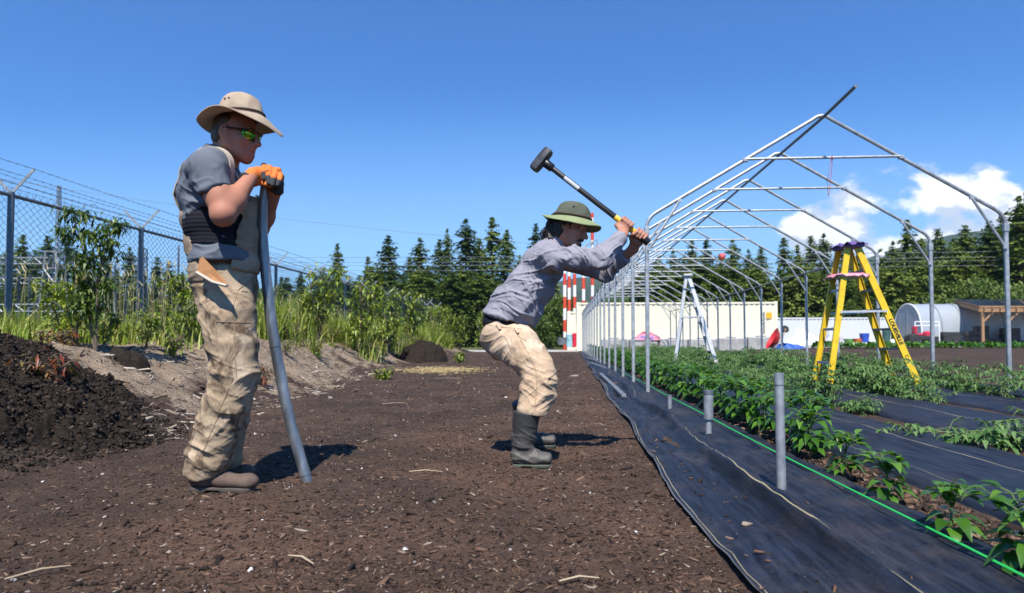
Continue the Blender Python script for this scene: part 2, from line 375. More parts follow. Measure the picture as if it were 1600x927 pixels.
# ================================================================== woven ground fabric
def fabmat(name, lines, dusty):
    N = NT(name); u = N.attr('uu'); pv = N.pos(); sw = N.scaled(pv, (1, .08, 1))
    n1 = N.noise(2.2, 5, .6, pv); n2 = N.noise(60, 4, .7, pv); st = N.noise(42, 4, .6, sw)
    c = N.mix(N.ramp(st, [(.35, (0, 0, 0)), (.68, (1, 1, 1))]), (.0035, .005, .0095), (.020, .026, .043))  # lengthwise highlight streaks and bluish sky sheen painted into the base colour
    d = N.ramp(N.math('ADD', n1, N.math('MULTIPLY', n2, .35)), [(.66, (0, 0, 0)), (.90, (1, 1, 1))])
    c = N.mix(N.math('MULTIPLY', d, dusty), c, (.13, .095, .07))
    for (p, w, col, al) in lines:
        k = N.math('LESS_THAN', N.math('ABSOLUTE', N.math('SUBTRACT', u, p)), w)
        c = N.mix(N.math('MULTIPLY', k, al), c, col)
    N.setb(Base_Color=c, Roughness=N.math('ADD', N.math('MULTIPLY', st, .24), .44)); N.b.inputs['Specular IOR Level'].default_value = .30
    w = N.n('ShaderNodeTexWave', wave_type='BANDS', bands_direction='X'); w.inputs['Scale'].default_value = 90; w.inputs['Distortion'].default_value = 1.5; N.set(w.inputs['Vector'], pv)
    N.bump(N.math('ADD', N.math('MULTIPLY', w.outputs['Fac'], .25), N.math('ADD', n2, N.math('MULTIPLY', st, .8))), .35, .003)
    return N.m
TAN = (.42, .36, .20)
def fabric(x0f, x1, Yn, Yf, lines, dusty, fold, seed, label, nxs=70):
    yv = np.array(graded(Yn, Yf, 1.012, .02)); uv = np.linspace(0, 1, nxs)
    U, Yg = np.meshgrid(uv, yv); x0 = x0f(Yg); X = x0+(x1-x0)*U
    P = np.stack([X, Yg, 0*X], -1).reshape(-1, 3); sh = X.shape
    base = hz(X, Yg); base = base*.25+.75*hz(X*0+(x1+.5)/2, Yg)
    z = base+.022+.024*fbm(P*np.array([5.5, .8, 1]), 3, seed).reshape(sh)+.007*fbm(P*np.array([24, 3.5, 1]), 3, seed+4).reshape(sh)
    if fold:
        nn = fbm(P*np.array([0, .8, 1]), 2, 77).reshape(sh)
        xr = .86+.05*np.sin(Yg*1.25+1.2)+.05*nn; A = (.088*(.68+.32*np.sin(1.9*Yg+2.2)))*(1-sstep(6, 14, Yg)*.6)
        dx = X-xr
        z = z+A*np.exp(-(dx/np.where(dx < 0, .026, .075))**2)-.014*np.exp(-((dx+.09)/.05)**2)
        x2 = 1.03+.06*np.sin(Yg*.7); z = z+.028*np.exp(-((X-x2)/np.where(X < x2, .03, .07))**2)*(.5+.5*np.sin(2.1*Yg)); x3 = .66+.05*np.sin(Yg*1.9+2); z = z+.022*np.exp(-((X-x3)/.03)**2)*np.clip(np.sin(1.4*Yg+1), 0, 1)+.013*np.clip(1-3.2*np.abs(fbm(P*np.array([6.5, 1.1, 1]), 2, 91)), 0, 1).reshape(sh)**1.5+.008*np.clip(1-3.5*np.abs(fbm(P*np.array([15, 3.2, 1])+5, 2, 93)), 0, 1).reshape(sh)
        for (qx, qy) in STUBS: 
            r = np.hypot(X-qx, (Yg-qy)*.8); z = z+.012*np.exp(-(r/.12)**2)*np.cos(5*np.arctan2(Yg-qy, X-qx)+1)*(1-np.exp(-(r/.04)**2))
        z = z+.009*(1-sstep(.0, .035, X-x0))*np.clip(fbm(P*np.array([0, 2.2, 1]), 2, 5).reshape(sh)+.1, 0, 1)
    else:
        z = z+.03*np.sin(np.pi*np.clip(U, 0, 1))**.5-.05*(1-sstep(0, .05, U))-.05*sstep(.95, 1, U)
    ii = np.arange(X.size).reshape(sh)
    o = npmesh('ground_fabric', np.stack([X, Yg, z], -1).reshape(-1, 3), np.stack([ii[:-1, :-1], ii[:-1, 1:], ii[1:, 1:], ii[1:, :-1]], -1).reshape(-1, 4), fabmat('woven_fabric', lines, dusty), None, True, {'uu': (X-x0+(0 if not fold else (-(xr-.86)*np.exp(-((X-.86)/.2)**2)))).ravel()})
    return tag(o, label, 'ground fabric', 'black ground fabrics')
SP = [gnd(1221, 768, .02), gnd(1107, 683, .02), gnd(1047, 639, .02)]
STUBS = [(p.x, p.y) for p in SP]
wav = lambda Y: .47+.0135*Y+.018*np.sin(Y*1.3)+.008*np.sin(Y*3.4+1)
fabric(wav, 1.365, .85, 37.2, [(.026, .0017, TAN, .8), (.006, .003, (.16, .15, .14), .7), (.360, .002, TAN, .8), (.885, .002, TAN, .5)], .30, True, 40, 'black ground fabric strip beside the compost path with a folded ridge and green line', 110)
fabric(lambda Y: 1.66+.012*np.sin(Y*2.3), 2.72, 1.4, 37, [(.62, .0028, TAN, .7), (.16, .002, TAN, .4)], .12, False, 41, 'black ground fabric strip between the pepper row and the first tomato row')
fabric(lambda Y: 2.93+.012*np.sin(Y*2.1), 4.02, 2, 36.5, [(.5, .0035, TAN, .65)], .12, False, 42, 'black ground fabric strip to the right of the sprawling first tomato row', 30)
fabric(lambda Y: 4.24+.012*np.sin(Y*1.9), 5.28, 3, 36.5, [(.5, .005, TAN, .6)], .15, False, 43, 'black ground fabric strip under the feet of the yellow ladder', 30)
fabric(lambda Y: 5.52+.012*np.sin(Y*1.9), 6.4, 4, 36.5, [(.45, .005, TAN, .6)], .15, False, 44, 'black ground fabric strip along the right-hand posts of the frame', 24)
M_GREENSTR = pmat('green_string', [(.03, .55, .10)], rough=.45)
pts = [(1.235+.004*math.sin(i*.7), y, hz1(1.28, y)*.3+fz(y)*3+.078+.004*math.sin(i)) for i, y in enumerate(np.linspace(.9, 34, 50))]
m = MB(); m.tube(pts, .0042, 6); tag(m.build('string', M_GREENSTR, None, True), 'bright green string stretched low over the fabric beside the pepper row', 'string')
# ------------------------------------------------------------------ ground posts and loose strips
m = MB()
p = SP[0]; t = at(1217, 583, p.y); r = .0205; tt = Vector((t.x, p.y+.0, t.z))
pp = thing('ground_post', (p.x, p.y, 0), 'tall bare steel ground post standing nearest in the black fabric', 'post', 'ground posts waiting for bows')
m.tube([(p.x+.003, p.y, -.3), tt], r, 16, cap=False); m.tube([tt+Vector((0, 0, -.012)), tt], r*.93, 16, cap=True); m.build('tube', M_GALV, pp, True)
m = MB(); m.tube([tt-Vector((0, 0, .055)), tt-Vector((0, 0, .051))], r*1.05, 16); m.build('collar', M_GALVD, pp, True)
p = SP[1]; Yp = p.y; s1 = at(1107, 655, Yp); s2 = at(1107, 616, Yp); s3 = at(1107, 610, Yp)
pp = thing('ground_post', (p.x, p.y, 0), 'short ground post with a wide grey sleeve and dark cap', 'post', 'ground posts waiting for bows')
m = MB(); m.tube([(p.x, Yp, -.3), s1+Vector((0, 0, .01))], .021, 14); m.build('tube', M_GALV, pp, True)
m = MB(); m.tube([s1, s2], .034, 16); m.build('sleeve', M_GALV, pp, True)
m = MB(); m.tube([s2, s3], .037, 16); m.build('cap', M_GALVD, pp, True)
p = SP[2]; s1 = at(1046.5, 618, p.y)
pp = thing('ground_post', (p.x, p.y, 0), 'lowest ground post stub, behind the sleeved post', 'post', 'ground posts waiting for bows')
m = MB(); m.tube([(p.x, p.y, -.3), s1], .022, 14); m.build('tube', M_GALV, pp, True); m = MB(); m.tube([s1, s1+Vector((0, 0, .006))], .024, 14); m.build('cap', M_GALVD, pp, True)
for (a, b, lb, w) in (((938.5, 587), (975, 622), 'longest steel strip lying on the fabric edge, nearest the camera', .05), ((922, 571.5), (946, 581), 'middle steel strip lying on the fabric', .05), ((917, 564.5), (933, 570), 'farthest steel strip lying on the fabric near the frame', .06)):
    A = gnd(*a, .09); B = gnd(*b, .06); m = MB()
    za = hz1(A.x, A.y)+.075; zb = hz1(B.x, B.y)+.07
    for off in (-w*.33, 0, w*.33): m.beam((A.x+off, A.y, za), (B.x+off, B.y, zb), w*.28, .012+.02*(off != 0))
    tag(m.build('steel_strip', M_GALV), lb, 'metal strip', 'loose steel strips')
# ================================================================== ladders
M_YEL = pmat('yellow_fibreglass', [(.62, .40, .012), (.78, .53, .018)], scale=9, rough=.42, bump=.05, bscale=40)
M_ALU = pmat('aluminium', [(.48, .48, .47), (.62, .62, .61)], scale=20, rough=.5, metal=.35, rvar=.2)
M_STEPD = pmat('grey_step', [(.20, .20, .19), (.33, .33, .32)], scale=20, rough=.55, metal=.5)
M_BLK = pmat('black_print', [(.012, .012, .012)], rough=.6)
M_PURP = pmat('purple_plastic', [(.10, .055, .19), (.17, .11, .30)], scale=14, rough=.6)
M_PINK = pmat('pink_cloth', [(.55, .13, .22), (.62, .30, .36)], scale=20, rough=.8)
def rail(mb, a, b, w, d, side, out):
    """a U channel rail: web w wide along 'side' direction, flanges d deep pointing along 'out'"""
    a, b = Vector(a), Vector(b); t = (b-a).normalized(); s = (side-t*side.dot(t)).normalized(); o = s.cross(t)
    if o.dot(out) < 0: o = -o
    M = Matrix((s, t, o)).transposed(); L = (b-a).length; c = (a+b)/2
    mb.box(c, (w, L, .006), M); 
    for q in (-1, 1): mb.box(c+s*q*(w/2-.003)+o*(d/2+.0035), (.006, L, d), M)
def stepladder(name, N1, N2, F1, F2, TN1, TN2, TF1, TF2, nst, mr, label, yellow):
    """N near pair (1 = rear leg side, 2 = step side), F far pair; T* tops"""
    root = thing(name, (N1+N2+F1+F2)/4, label, 'ladder')
    X = Vector((1, 0, 0)); yd = (F2-N2).normalized()
    for (a, b, o, w) in ((N2, TN2, yd, .086), (F2, TF2, -yd, .086), (N1, TN1, yd, .075), (F1, TF1, -yd, .075)):
        m = MB(); rail(m, a, b, w, .03, X, o); rl = m.build('rail', mr, root)
        m = MB(); t = (b-a).normalized(); m.beam(a-t*.012, a+t*.075, w+.012, .045, yd); m.build('foot', M_BLK if yellow else M_STEPD, rl)
    for k in range(nst):
        f = (k+1)/(nst+1.15); a = N2.lerp(TN2, f); b = F2.lerp(TF2, f); m = MB()
        m.beam(a, b, .085, .028); m.build('step', M_STEPD if yellow else M_ALU, root)
    for k, f in enumerate((.18, .42, .70)):
        a = N1.lerp(TN1, f); b = F1.lerp(TF1, f); m = MB(); m.beam(a, b, .02, .035); m.build('rear_brace', M_ALU, root)
    for (p1, q1, p2, q2) in ((N1, TN1, N2, TN2), (F1, TF1, F2, TF2)):
        a = p1.lerp(q1, .54); b = p2.lerp(q2, .545); off = Vector((0, -.03 if p1 is N1 else .03, 0)); m = MB()
        m.beam(a+off, b+off, .008, .028); mid = (a+b)/2+off; m.box(mid, (.08, .02, .036)); m.build('spreader', M_ALU, root)
    c = (TN1+TN2+TF1+TF2)/4; Mx = Matrix.Rotation(math.atan2(yd.y, yd.x)-math.pi/2, 3, 'Z'); L = ((TF1+TF2)/2-(TN1+TN2)/2).length
    m = MB(); m.box(c+Vector((0, 0, .03)), (.22, L+.12, .06), Mx, .012); m.build('top_cap', M_PURP if yellow else M_ALU, root)
    return root, Mx, yd
zl = hz1(4.3, 10)+.05
N1 = gnd(1296, 608, zl); N2 = gnd(1438, 612, zl); N2 = Vector((N2.x, N1.y-.02, zl))
k = at(1438, 600, N1.y); N2.x = k.x
F1 = at(1270, 600, N1.y+.62); F1.z = zl; F2 = at(1398, 600, N1.y+.62); F2.z = zl
ty = N1.y+.14
TN1 = at(1325, 387, ty); TN2 = at(1341, 388, ty); TF1 = at(1309, 388, ty+.36); TF2 = at(1326, 389, ty+.36); TF1.z = TF2.z = TN2.z = TN1.z
lad, Mx, yd = stepladder('stepladder', N1, N2, F1, F2, TN1, TN2, TF1, TF2, 6, M_YEL, 'yellow fibreglass stepladder standing open among the tomato plants', True)
a = N1.lerp(TN1, .80); b = F1.lerp(TF1, .80); c = (a+b)/2
m = MB(); m.box(c+Vector((.10, 0, 0)), (.36, .46, .035), Mx, .01); m.build('shelf', M_ALU, lad)
c2 = c+Vector((.10, 0, .035)); rs = random.Random(4); vs = []; n = 9
for i in range(n):
    for j in range(n): vs.append(c2+Mx @ Vector(((i/(n-1)-.5)*.42, (j/(n-1)-.5)*.5, .004*math.sin(i*1.9+j)+rs.uniform(-.006, .006)-(rs.uniform(.02, .07) if i in (0, n-1) or j in (0, n-1) else 0))))
m = MB(); m.add(vs, [(i*n+j, (i+1)*n+j, (i+1)*n+j+1, i*n+j+1) for i in range(n-1) for j in range(n-1)])
tag(m.build('cloth', M_PINK, None, True), 'pink cloth draped over the shelf of the yellow stepladder', 'cloth')
ct = (TN1+TN2+TF1+TF2)/4+Vector((0, 0, .07)); vs = []
for i in range(n):
    for j in range(n): vs.append(ct+Mx @ Vector(((i/(n-1)-.5)*.30, (j/(n-1)-.5)*.56, .008*math.sin(i*2.3+j*1.4)+rs.uniform(-.008, .014)-(rs.uniform(.015, .06) if i in (0, n-1) or j in (0, n-1) else 0))))
m = MB(); m.add(vs, [(i*n+j, (i+1)*n+j, (i+1)*n+j+1, i*n+j+1) for i in range(n-1) for j in range(n-1)])
tag(m.build('cloth', M_PURP, None, True), 'crumpled purple cloth lying on top of the yellow stepladder', 'cloth')
def text_on(txt, size, origin, xdir, ydir, mt, parent, name='lettering'):
    cu = bpy.data.curves.new('lettering', 'FONT'); cu.body = txt; cu.size = size; cu.extrude = .0006; cu.offset = .002; cu.align_x = 'CENTER'; cu.align_y = 'CENTER'
    t = bpy.data.objects.new('tmp', cu); me = bpy.data.meshes.new_from_object(t); bpy.data.objects.remove(t)
    x = Vector(xdir).normalized(); y = Vector(ydir); y = (y-x*y.dot(x)).normalized(); z = x.cross(y)
    me.transform(Matrix.Translation(origin) @ Matrix((x, y, z)).transposed().to_4x4()); me.materials.clear()
    return link_mesh(name, me, mt, parent)
t = (N2-TN2).normalized(); o = TN2.lerp(N2, .60)+Vector((0, -.0075, 0)); yax = Vector((1, 0, 0))
text_on('LOUISVILLE', .072, o, t, Vector((t.z*-1, 0, t.x)), M_BLK, lad)
m = MB(); q = TN2.lerp(N2, .78)+Vector((0, -.006, 0)); pr = Vector((-t.z, 0, t.x))
tri = [q-t*.03-pr*.02, q-t*.03+pr*.025, q+t*.04]
for i in range(3): m.beam(tri[i], tri[(i+1) % 3], .006, .003, (0, 1, 0))
m.build('triangle_mark', M_BLK, lad)
YA = 17.0; za = hz1(3, YA)+.05
n1 = at(1054, 552, YA); n1.z = za; n2 = at(1121, 548, YA-.2); n2.z = za; f1 = n1+Vector((.14, .62, 0)); f2 = n2+Vector((.02, .6, 0))
t1 = at(1072.5, 432, YA+.14); t2 = t1+Vector((.06, 0, 0)); u1 = t1+Vector((.04, .34, 0)); u2 = t2+Vector((.03, .34, 0))
stepladder('stepladder', n1, n2, f1, f2, t1, t2, u1, u2, 5, M_ALU, 'silver aluminium stepladder standing open far inside the frame', False)
# ================================================================== crops
def leaf(mb, base, d, nrm, L, W, droop=.35, fold=.25, n=4, tip=1.0):
    d = Vector(d).normalized(); s = d.cross(Vector(nrm)); s = s.normalized() if s.length > 1e-4 else Vector((1, 0, 0)); u = s.cross(d)
    vs = []; base = Vector(base)
    for i in range(n+1):
        t = i/n; w = W*.58*math.sin(math.pi*min(1, t**.7*.97+.03*(1-t)))*(1-t)**.22+.0008
        c = base+d*(L*t*(1-.15*droop*t))-Vector((0, 0, 1))*(droop*L*t*t)
        vs += [c-s*w+u*(fold*w), c, c+s*w+u*(fold*w)]
    fs = [(i*3+k, i*3+k+1, i*3+k+4, i*3+k+3) for i in range(n) for k in (0, 1)]
    mb.add(vs, fs)
M_PEP = leafmat('pepper_leaf', [(.036, .105, .010), (.068, .175, .017), (.125, .25, .034)], rough=.28, trans=.28, spec=.6)
M_PEPY = leafmat('yellow_leaf', [(.35, .33, .03), (.45, .42, .05)], rough=.4, trans=.3)
M_STEM = pmat('green_stem', [(.07, .13, .03), (.12, .17, .05)], rough=.6)
def pepper_proto(seed, h, nl, yellow=False):
    rs = random.Random(seed); st = MB(); fo = MB(); ye_ = MB()
    top = Vector((rs.uniform(-.02, .02), rs.uniform(-.02, .02), h*.55)); st.tube([(0, 0, -.03), top*.5, top], [.0065, .006, .0055], 6)
    tips = []
    for k in range(4):
        a = k*1.57+rs.uniform(-.4, .4); q = top+Vector((math.cos(a)*.07, math.sin(a)*.07, h*.3*rs.uniform(.7, 1.2))); st.tube([top, (top+q)/2+Vector((0, 0, .008)), q], [.005, .004, .003], 5); tips.append(q)
    a = rs.uniform(0, 6)
    for i in range(nl):
        a += 2.4; f = i/nl
        if f < .3: b = top*(.35+f*1.8); el = rs.uniform(-.1, .3); L = rs.uniform(.10, .14)
        else:
            b = tips[i % 4]*rs.uniform(.8, 1.02); el = rs.uniform(.0, 1.0)*f+.1; L = rs.uniform(.085, .13)*(1.15-.45*f)
        d = Vector((math.cos(a)*math.cos(el), math.sin(a)*math.cos(el), math.sin(el)))
        p0 = b+d*.035; st.tube([b, p0], .0018, 4, cap=False)
        tgt = ye_ if yellow and i in (0, 3) else fo
        leaf(tgt, p0, d, (0, 0, 1) if el < .8 else (math.cos(a+3.14), math.sin(a+3.14), .4), L, L*rs.uniform(.42, .52), rs.uniform(.15, .8) if tgt is fo else 1.0, rs.uniform(.15, .5), 5)
    return st, fo, ye_
PEP = [pepper_proto(100+i, .30+.02*(i % 3), 50+6*(i % 3), i == 0) for i in range(6)]
PEPM = []
for st, fo, ye_ in PEP:
    r_ = []
    for mb_, nm, mt in ((st, 'stem', M_STEM), (fo, 'foliage', M_PEP), (ye_, 'yellow_leaves', M_PEPY)):
        if mb_.v:
            me = bpy.data.meshes.new(nm); me.from_pydata(mb_.v, [], mb_.f); me.materials.append(mt); me.polygons.foreach_set('use_smooth', [True]*len(me.polygons)); r_.append((nm, me))
    PEPM.append(r_)
def inst(name, parts, loc, rz, s, label, cat, group, sz=1.0):
    o = thing(name, loc, label, cat, group); o.rotation_euler.z = rz; o.scale = (s, s, s*sz)
    for nm, me in parts:
        c = bpy.data.objects.new(nm, me); COL.objects.link(c); c.parent = o
    return o
rs = random.Random(11); y = 1.93; k = 0; NEARP = [gnd(1606, 895, .02), gnd(1484, 842, .02), gnd(1392, 782, .02), gnd(1318, 745, .02), gnd(1268, 712, .02)]
first = ['pepper plant nearest of all, cut by the right edge of the picture', 'pepper plant with a drooping yellow leaf low on its stem', 'third pepper plant of the row counting from the camera', 'fourth pepper plant of the row, opposite the tall bare ground post', 'pepper plant just behind the tall bare ground post']
while y < 36.2:
    lb = first[k] if k < 5 else 'glossy pepper plant in the dense part of the row beyond the ground posts'
    v = 0 if k == 1 else 1+(k*7+3) % 5
    x = 1.54+rs.uniform(-.03, .03)
    if k < 5: x, y = NEARP[k].x, NEARP[k].y
    inst('pepper_plant', PEPM[v], (x, y, hz1(x, y)+.01), rs.uniform(0, 6.28), rs.uniform(.88, 1.1)*(1.13 if k > 4 else (.74, .70, .72, .76, .84)[k]), lb, 'pepper plant', 'pepper plants along the green string')
    y += (.52 if k < 4 else rs.uniform(.34, .41)); k += 1
M_TOM = leafmat('tomato_leaf', [(.034, .095, .020), (.075, .165, .038), (.15, .25, .075)], rough=.5, trans=.25, spec=.35)
M_TSTEM = pmat('tomato_stem', [(.12, .17, .06), (.20, .24, .10)], rough=.6)
def tomato_proto(seed, h, spread, ns):
    rs = random.Random(seed); st = MB(); fo = MB()
    for k in range(ns):
        a = rs.uniform(0, 6.28); e = rs.uniform(.35, 1.35); L = h*rs.uniform(.75, 1.25)
        p = Vector((rs.uniform(-.02, .02), rs.uniform(-.02, .02), 0)); pts = [p-Vector((0, 0, .03))]; n = 6
        for i in range(n):
            e2 = e-.22*i*rs.uniform(.3, 1.3)*spread; p = p+Vector((math.cos(a)*math.cos(e2), math.sin(a)*math.cos(e2), math.sin(e2)))*(L/n); p.z = max(p.z, .03); pts.append(p); a += rs.uniform(-.25, .25)
        st.tube(pts, [.007]+[.006-.0006*i for i in range(n)], 5)
        for i in range(1, n+1):
            for q in range(3 if i < n else 4):
                b = pts[i]; aa = a+q*2.1+rs.uniform(-.6, .6)+i*1.3; el = rs.uniform(-.15, .8); d = Vector((math.cos(aa)*math.cos(el), math.sin(aa)*math.cos(el), math.sin(el)))
                LL = rs.uniform(.14, .24); e_ = b+d*LL-Vector((0, 0, .25*LL)); mid = b+d*LL*.5; st.tube([b, mid, e_], .0018, 4, cap=False)
                sd_ = d.cross(Vector((0, 0, 1))).normalized()
                leaf(fo, e_, d-Vector((0, 0, .5)), (0, 0, 1), .068, .032, .5, .3, 3)
                for f, sz in ((.35, .042), (.62, .058), (.88, .054)):
                    c_ = b.lerp(mid, f*2) if f < .5 else mid.lerp(e_, f*2-1)
                    for sg in (-1, 1): leaf(fo, c_, sd_*sg+d*.5-Vector((0, 0, rs.uniform(.1, .7))), (0, 0, 1), sz*rs.uniform(.8, 1.2), sz*.46, rs.uniform(.3, .8), rs.uniform(.1, .5), 3)
    return st, fo
TOMM = []
for i in range(6):
    st, fo = tomato_proto(300+i, (.44, .52, .48)[i % 3], (1.25, .9, .8)[i % 3], (4, 5, 6)[i % 3]); r_ = []
    for mb_, nm, mt in ((st, 'stem', M_TSTEM), (fo, 'foliage', M_TOM)):
        me = bpy.data.meshes.new(nm); me.from_pydata(mb_.v, [], mb_.f); me.materials.append(mt); me.polygons.foreach_set('use_smooth', [True]*len(me.polygons)); r_.append((nm, me))
    TOMM.append(r_)
ROWY = ([4.75, 6.95, 7.75, 8.7], [8.3, 8.75], [7.6, 8.15])
for ri, (xr, gname) in enumerate(((2.82, 'tomato plants in the row nearest the peppers'), (4.13, 'tomato plants in the row in front of the yellow ladder'), (5.4, 'tomato plants in the row nearest the right-hand posts'))):
    yl_ = list(ROWY[ri])
    while yl_[-1] < 35.5: yl_.append(yl_[-1]+.72*rs.uniform(.85, 1.2))
    for j, y in enumerate(yl_):
        if ri == 0 and j == 0: lb = 'sprawling tomato plant lying low over the fabric, nearest of its row'
        else: lb = ('bushy tomato plant in the first row right of the peppers', 'bushy tomato plant in the middle row in front of the yellow ladder', 'bushy tomato plant in the last row beside the right-hand frame posts')[ri]
        x = xr+rs.uniform(-.08, .08)
        if ri == 0 and j == 0: x = gnd(1512, 690, .05).x; y = gnd(1512, 690, .05).y
        s_ = (.84 if ri == 0 else 1.02)*rs.uniform(.8, 1.12)*(1.0 if y < 20 else .9)*(1.3 if ri == 0 and j == 0 else 1)
        inst('tomato_plant', TOMM[0 if j == 0 and ri == 0 else (ri*2+j*5+1) % 6], (x, y, hz1(x, y)+.02), rs.uniform(0, 6.28), s_, lb, 'tomato plant', gname)
# ================================================================== conifers
M_CON = leafmat('conifer_needles', [(.030, .062, .014), (.080, .130, .024), (.17, .22, .048)], rough=.6, trans=.15, spec=.2, scale=.25, ob=.5)
M_CON2 = leafmat('cedar_needles', [(.042, .080, .012), (.11, .165, .026), (.21, .26, .055)], rough=.6, trans=.15, spec=.2, scale=.25, ob=.5)
M_BARK = pmat('bark', [(.045, .034, .026), (.085, .066, .05)], scale=6, rough=.95)
def conifer_proto(seed, H, Rm, kind):
    rs = random.Random(seed); tr = MB(); V = []; F = []
    tr.tube([(0, 0, -.5), (0, 0, H*.5), (rs.uniform(-.1, .1), 0, H*.97)], [.016*H, .010*H, .002*H], 7)
    nw = int(H*3.3); a0 = rs.uniform(0, 6); lean = [rs.uniform(.6, 1.25) for _ in range(8)]; bulge = [rs.uniform(.78, 1.2) for _ in range(12)]
    for w in range(nw):
        t = (w+rs.random())/nw; z = H*(.05+.945*t)
        prof = bulge[int(t*11.9)]*(1-t)**(.62 if kind == 'fir' else .5)*(.55+.45*min(1, t*4)); 
        nb = 7
        for b in range(nb):
            a0 += 2.4+rs.uniform(-.5, .5); L = Rm*prof*rs.uniform(.45, 1.12)*lean[int(a0*1.27) % 8]+.12
            if rs.random() < .12: L *= 1.35
            if rs.random() < .13: continue
            el0 = (-.05 if t < .5 else .25*(t-.5)*2)+rs.uniform(-.15, .15); dr = .55 if kind == 'fir' else .8
            ca, sa = math.cos(a0), math.sin(a0); m = max(3, int(L/.30))
            for i in range(m):
                f = (i+.6)/m
                if f < .22 and t < .75: continue
                r = L*f; zz = z+math.tan(el0)*r-dr*.32*L*f*f*(1 if kind == 'fir' else 1.3)
                for q in range(2 if t < .6 else 3):
                    s = (.60-.18*f)*rs.uniform(.7, 1.25)*(1 if t < .9 else .6)
                    px_ = r*ca+rs.gauss(0, .13*L**.5); py_ = r*sa+rs.gauss(0, .13*L**.5); pz_ = zz+rs.gauss(0, .09)
                    ya = a0+rs.uniform(-1.1, 1.1); dv = Vector((math.cos(ya), math.sin(ya), rs.uniform(-.75, .05))).normalized(); sv = Vector((-math.sin(ya), math.cos(ya), rs.uniform(-.6, .6)))
                    c = Vector((px_, py_, pz_)); b_ = len(V)
                    V += [c-dv*s*.5, c+sv*s*.30-dv*s*.05, c+dv*s*.85, c-sv*s*.30-dv*s*.05]
                    F.append((b_, b_+1, b_+2, b_+3))
    me = bpy.data.meshes.new('crown'); me.from_pydata([tuple(v) for v in V], [], F); me.materials.append(M_CON if kind == 'fir' else M_CON2)
    mt = bpy.data.meshes.new('trunk'); mt.from_pydata(tr.v, [], tr.f); mt.materials.append(M_BARK)
    return [('trunk', mt), ('crown', me)], H
FIR = [conifer_proto(500+i, (17, 16, 18, 15)[i], (4.2, 4.8, 4.0, 3.5)[i], 'fir') for i in range(4)]
CED = [conifer_proto(520+i, (14, 16, 13)[i], (4.9, 5.2, 4.5)[i], 'cedar') for i in range(3)]
rs = random.Random(77)
def tree(px, py, Y, label, group, proto=None, z0=.1, wid=1.0):
    p = at(px, py, Y); pr = proto or rs.choice(FIR); h = p.z-z0; s = h/pr[1]
    inst('conifer', pr[0], (p.x, Y, z0), rs.uniform(0, 6.28), s*wid, label, 'tree', group, 1/wid)
LF, RF = 'forest beyond the fence', 'forest behind the containers'
SF = 'forest behind the substation'
for (px, py, Y, lb, w) in ((527, 379, 84, 'lone narrow dark conifer left of the main forest, nearest the standing man', .8), (607, 368, 88, 'full pointed conifer, the leftmost tall one of the main forest', 1.05), (656, 373, 86, None, 1.1), (687, 374, 86, None, .9), (699, 358, 90, 'thin pale spire of a conifer rising between broader ones', .6), (728, 343, 86, 'tall broad dark conifer left of the two rightmost spires in the left forest', 1.1), (769, 341, 88, 'tall pointed conifer above the bent man, near the end of the left forest', 1.0), (792, 359, 86, None, .85), (575, 402, 86, None, 1.0), (837, 348, 82, 'narrow conifer top showing just behind the green hat', .75), (640, 400, 90, None, 1.0), (748, 372, 92, None, 1.1), (812, 400, 90, None, 1.0), (865, 430, 95, None, 1.0), (855, 400, 92, None, .9)):
    tree(px, py, Y, lb or 'dark green conifer in the main forest beyond the fence', None if lb else LF, wid=w)
for i in range(34):
    px = 505+i*12+rs.uniform(-5, 5); tree(px, rs.uniform(415, 445) if px < 835 else rs.uniform(448, 470), rs.uniform(76, 82), 'lower bushy conifer along the front of the forest beyond the fence', 'front conifers beyond the fence', rs.choice(CED), wid=1.25)
for (px, py) in ((14, 384), (36, 368), (75, 367), (107, 371), (203, 387), (246, 403), (264, 409), (130, 395), (55, 392), (222, 412), (285, 425), (165, 398), (-20, 390), (318, 430), (345, 425), (440, 432), (415, 440), (470, 425), (183, 420)):
    tree(px, py, rs.uniform(96, 106), 'distant conifer seen through the chain link fence', SF, wid=1.05)
for i in range(26):
    tree(-30+i*21+rs.uniform(-6, 6), rs.uniform(428, 452), rs.uniform(88, 94), 'low conifer at the foot of the forest seen through the chain link fence', 'low conifers behind the substation', rs.choice(CED), wid=1.3)
for (px, py, Y, lb, w) in ((1081, 376, 80, None, .9), (1103, 375, 82, None, .9), (1145, 374, 80, None, 1.0), (1169, 391, 84, None, .8), (1189, 384, 82, None, .9), (1224, 373, 80, None, 1.0), (1246, 384, 84, None, .9), (1267, 367, 80, None, .9), (1287, 366, 82, 'pointed conifer whose top shows just left of the yellow ladder top', .9), (1417, 345, 76, 'tall conifer right of the white marker ball', 1.0), (1465, 356, 76, None, .95), (1508, 352, 74, None, 1.1), (1545, 345, 72, None, 1.0), (1566, 332, 70, None, 1.0), (1592, 308, 64, 'tallest dark conifer at the right edge of the picture', 1.15), (1612, 290, 66, None, 1.1), (1640, 300, 66, None, 1.1), (1315, 392, 84, None, 1), (1340, 396, 84, None, 1), (1375, 388, 82, None, 1), (1395, 378, 80, None, .9), (1440, 375, 80, None, 1), (1490, 372, 78, None, 1), (1052, 392, 84, None, 1), (1030, 400, 86, None, 1), (1125, 398, 86, None, 1)):
    tree(px, py, Y, lb or 'dark conifer in the forest behind the pale containers', None if lb else RF, wid=w)
for i in range(46):
    px = 1000+i*14+rs.uniform(-6, 6); tree(px, rs.uniform(398, 432)-(px > 1420)*18, rs.uniform(67, 74), 'broad bushy conifer along the front of the forest behind the containers', 'front conifers behind the containers', rs.choice(CED), wid=1.2)
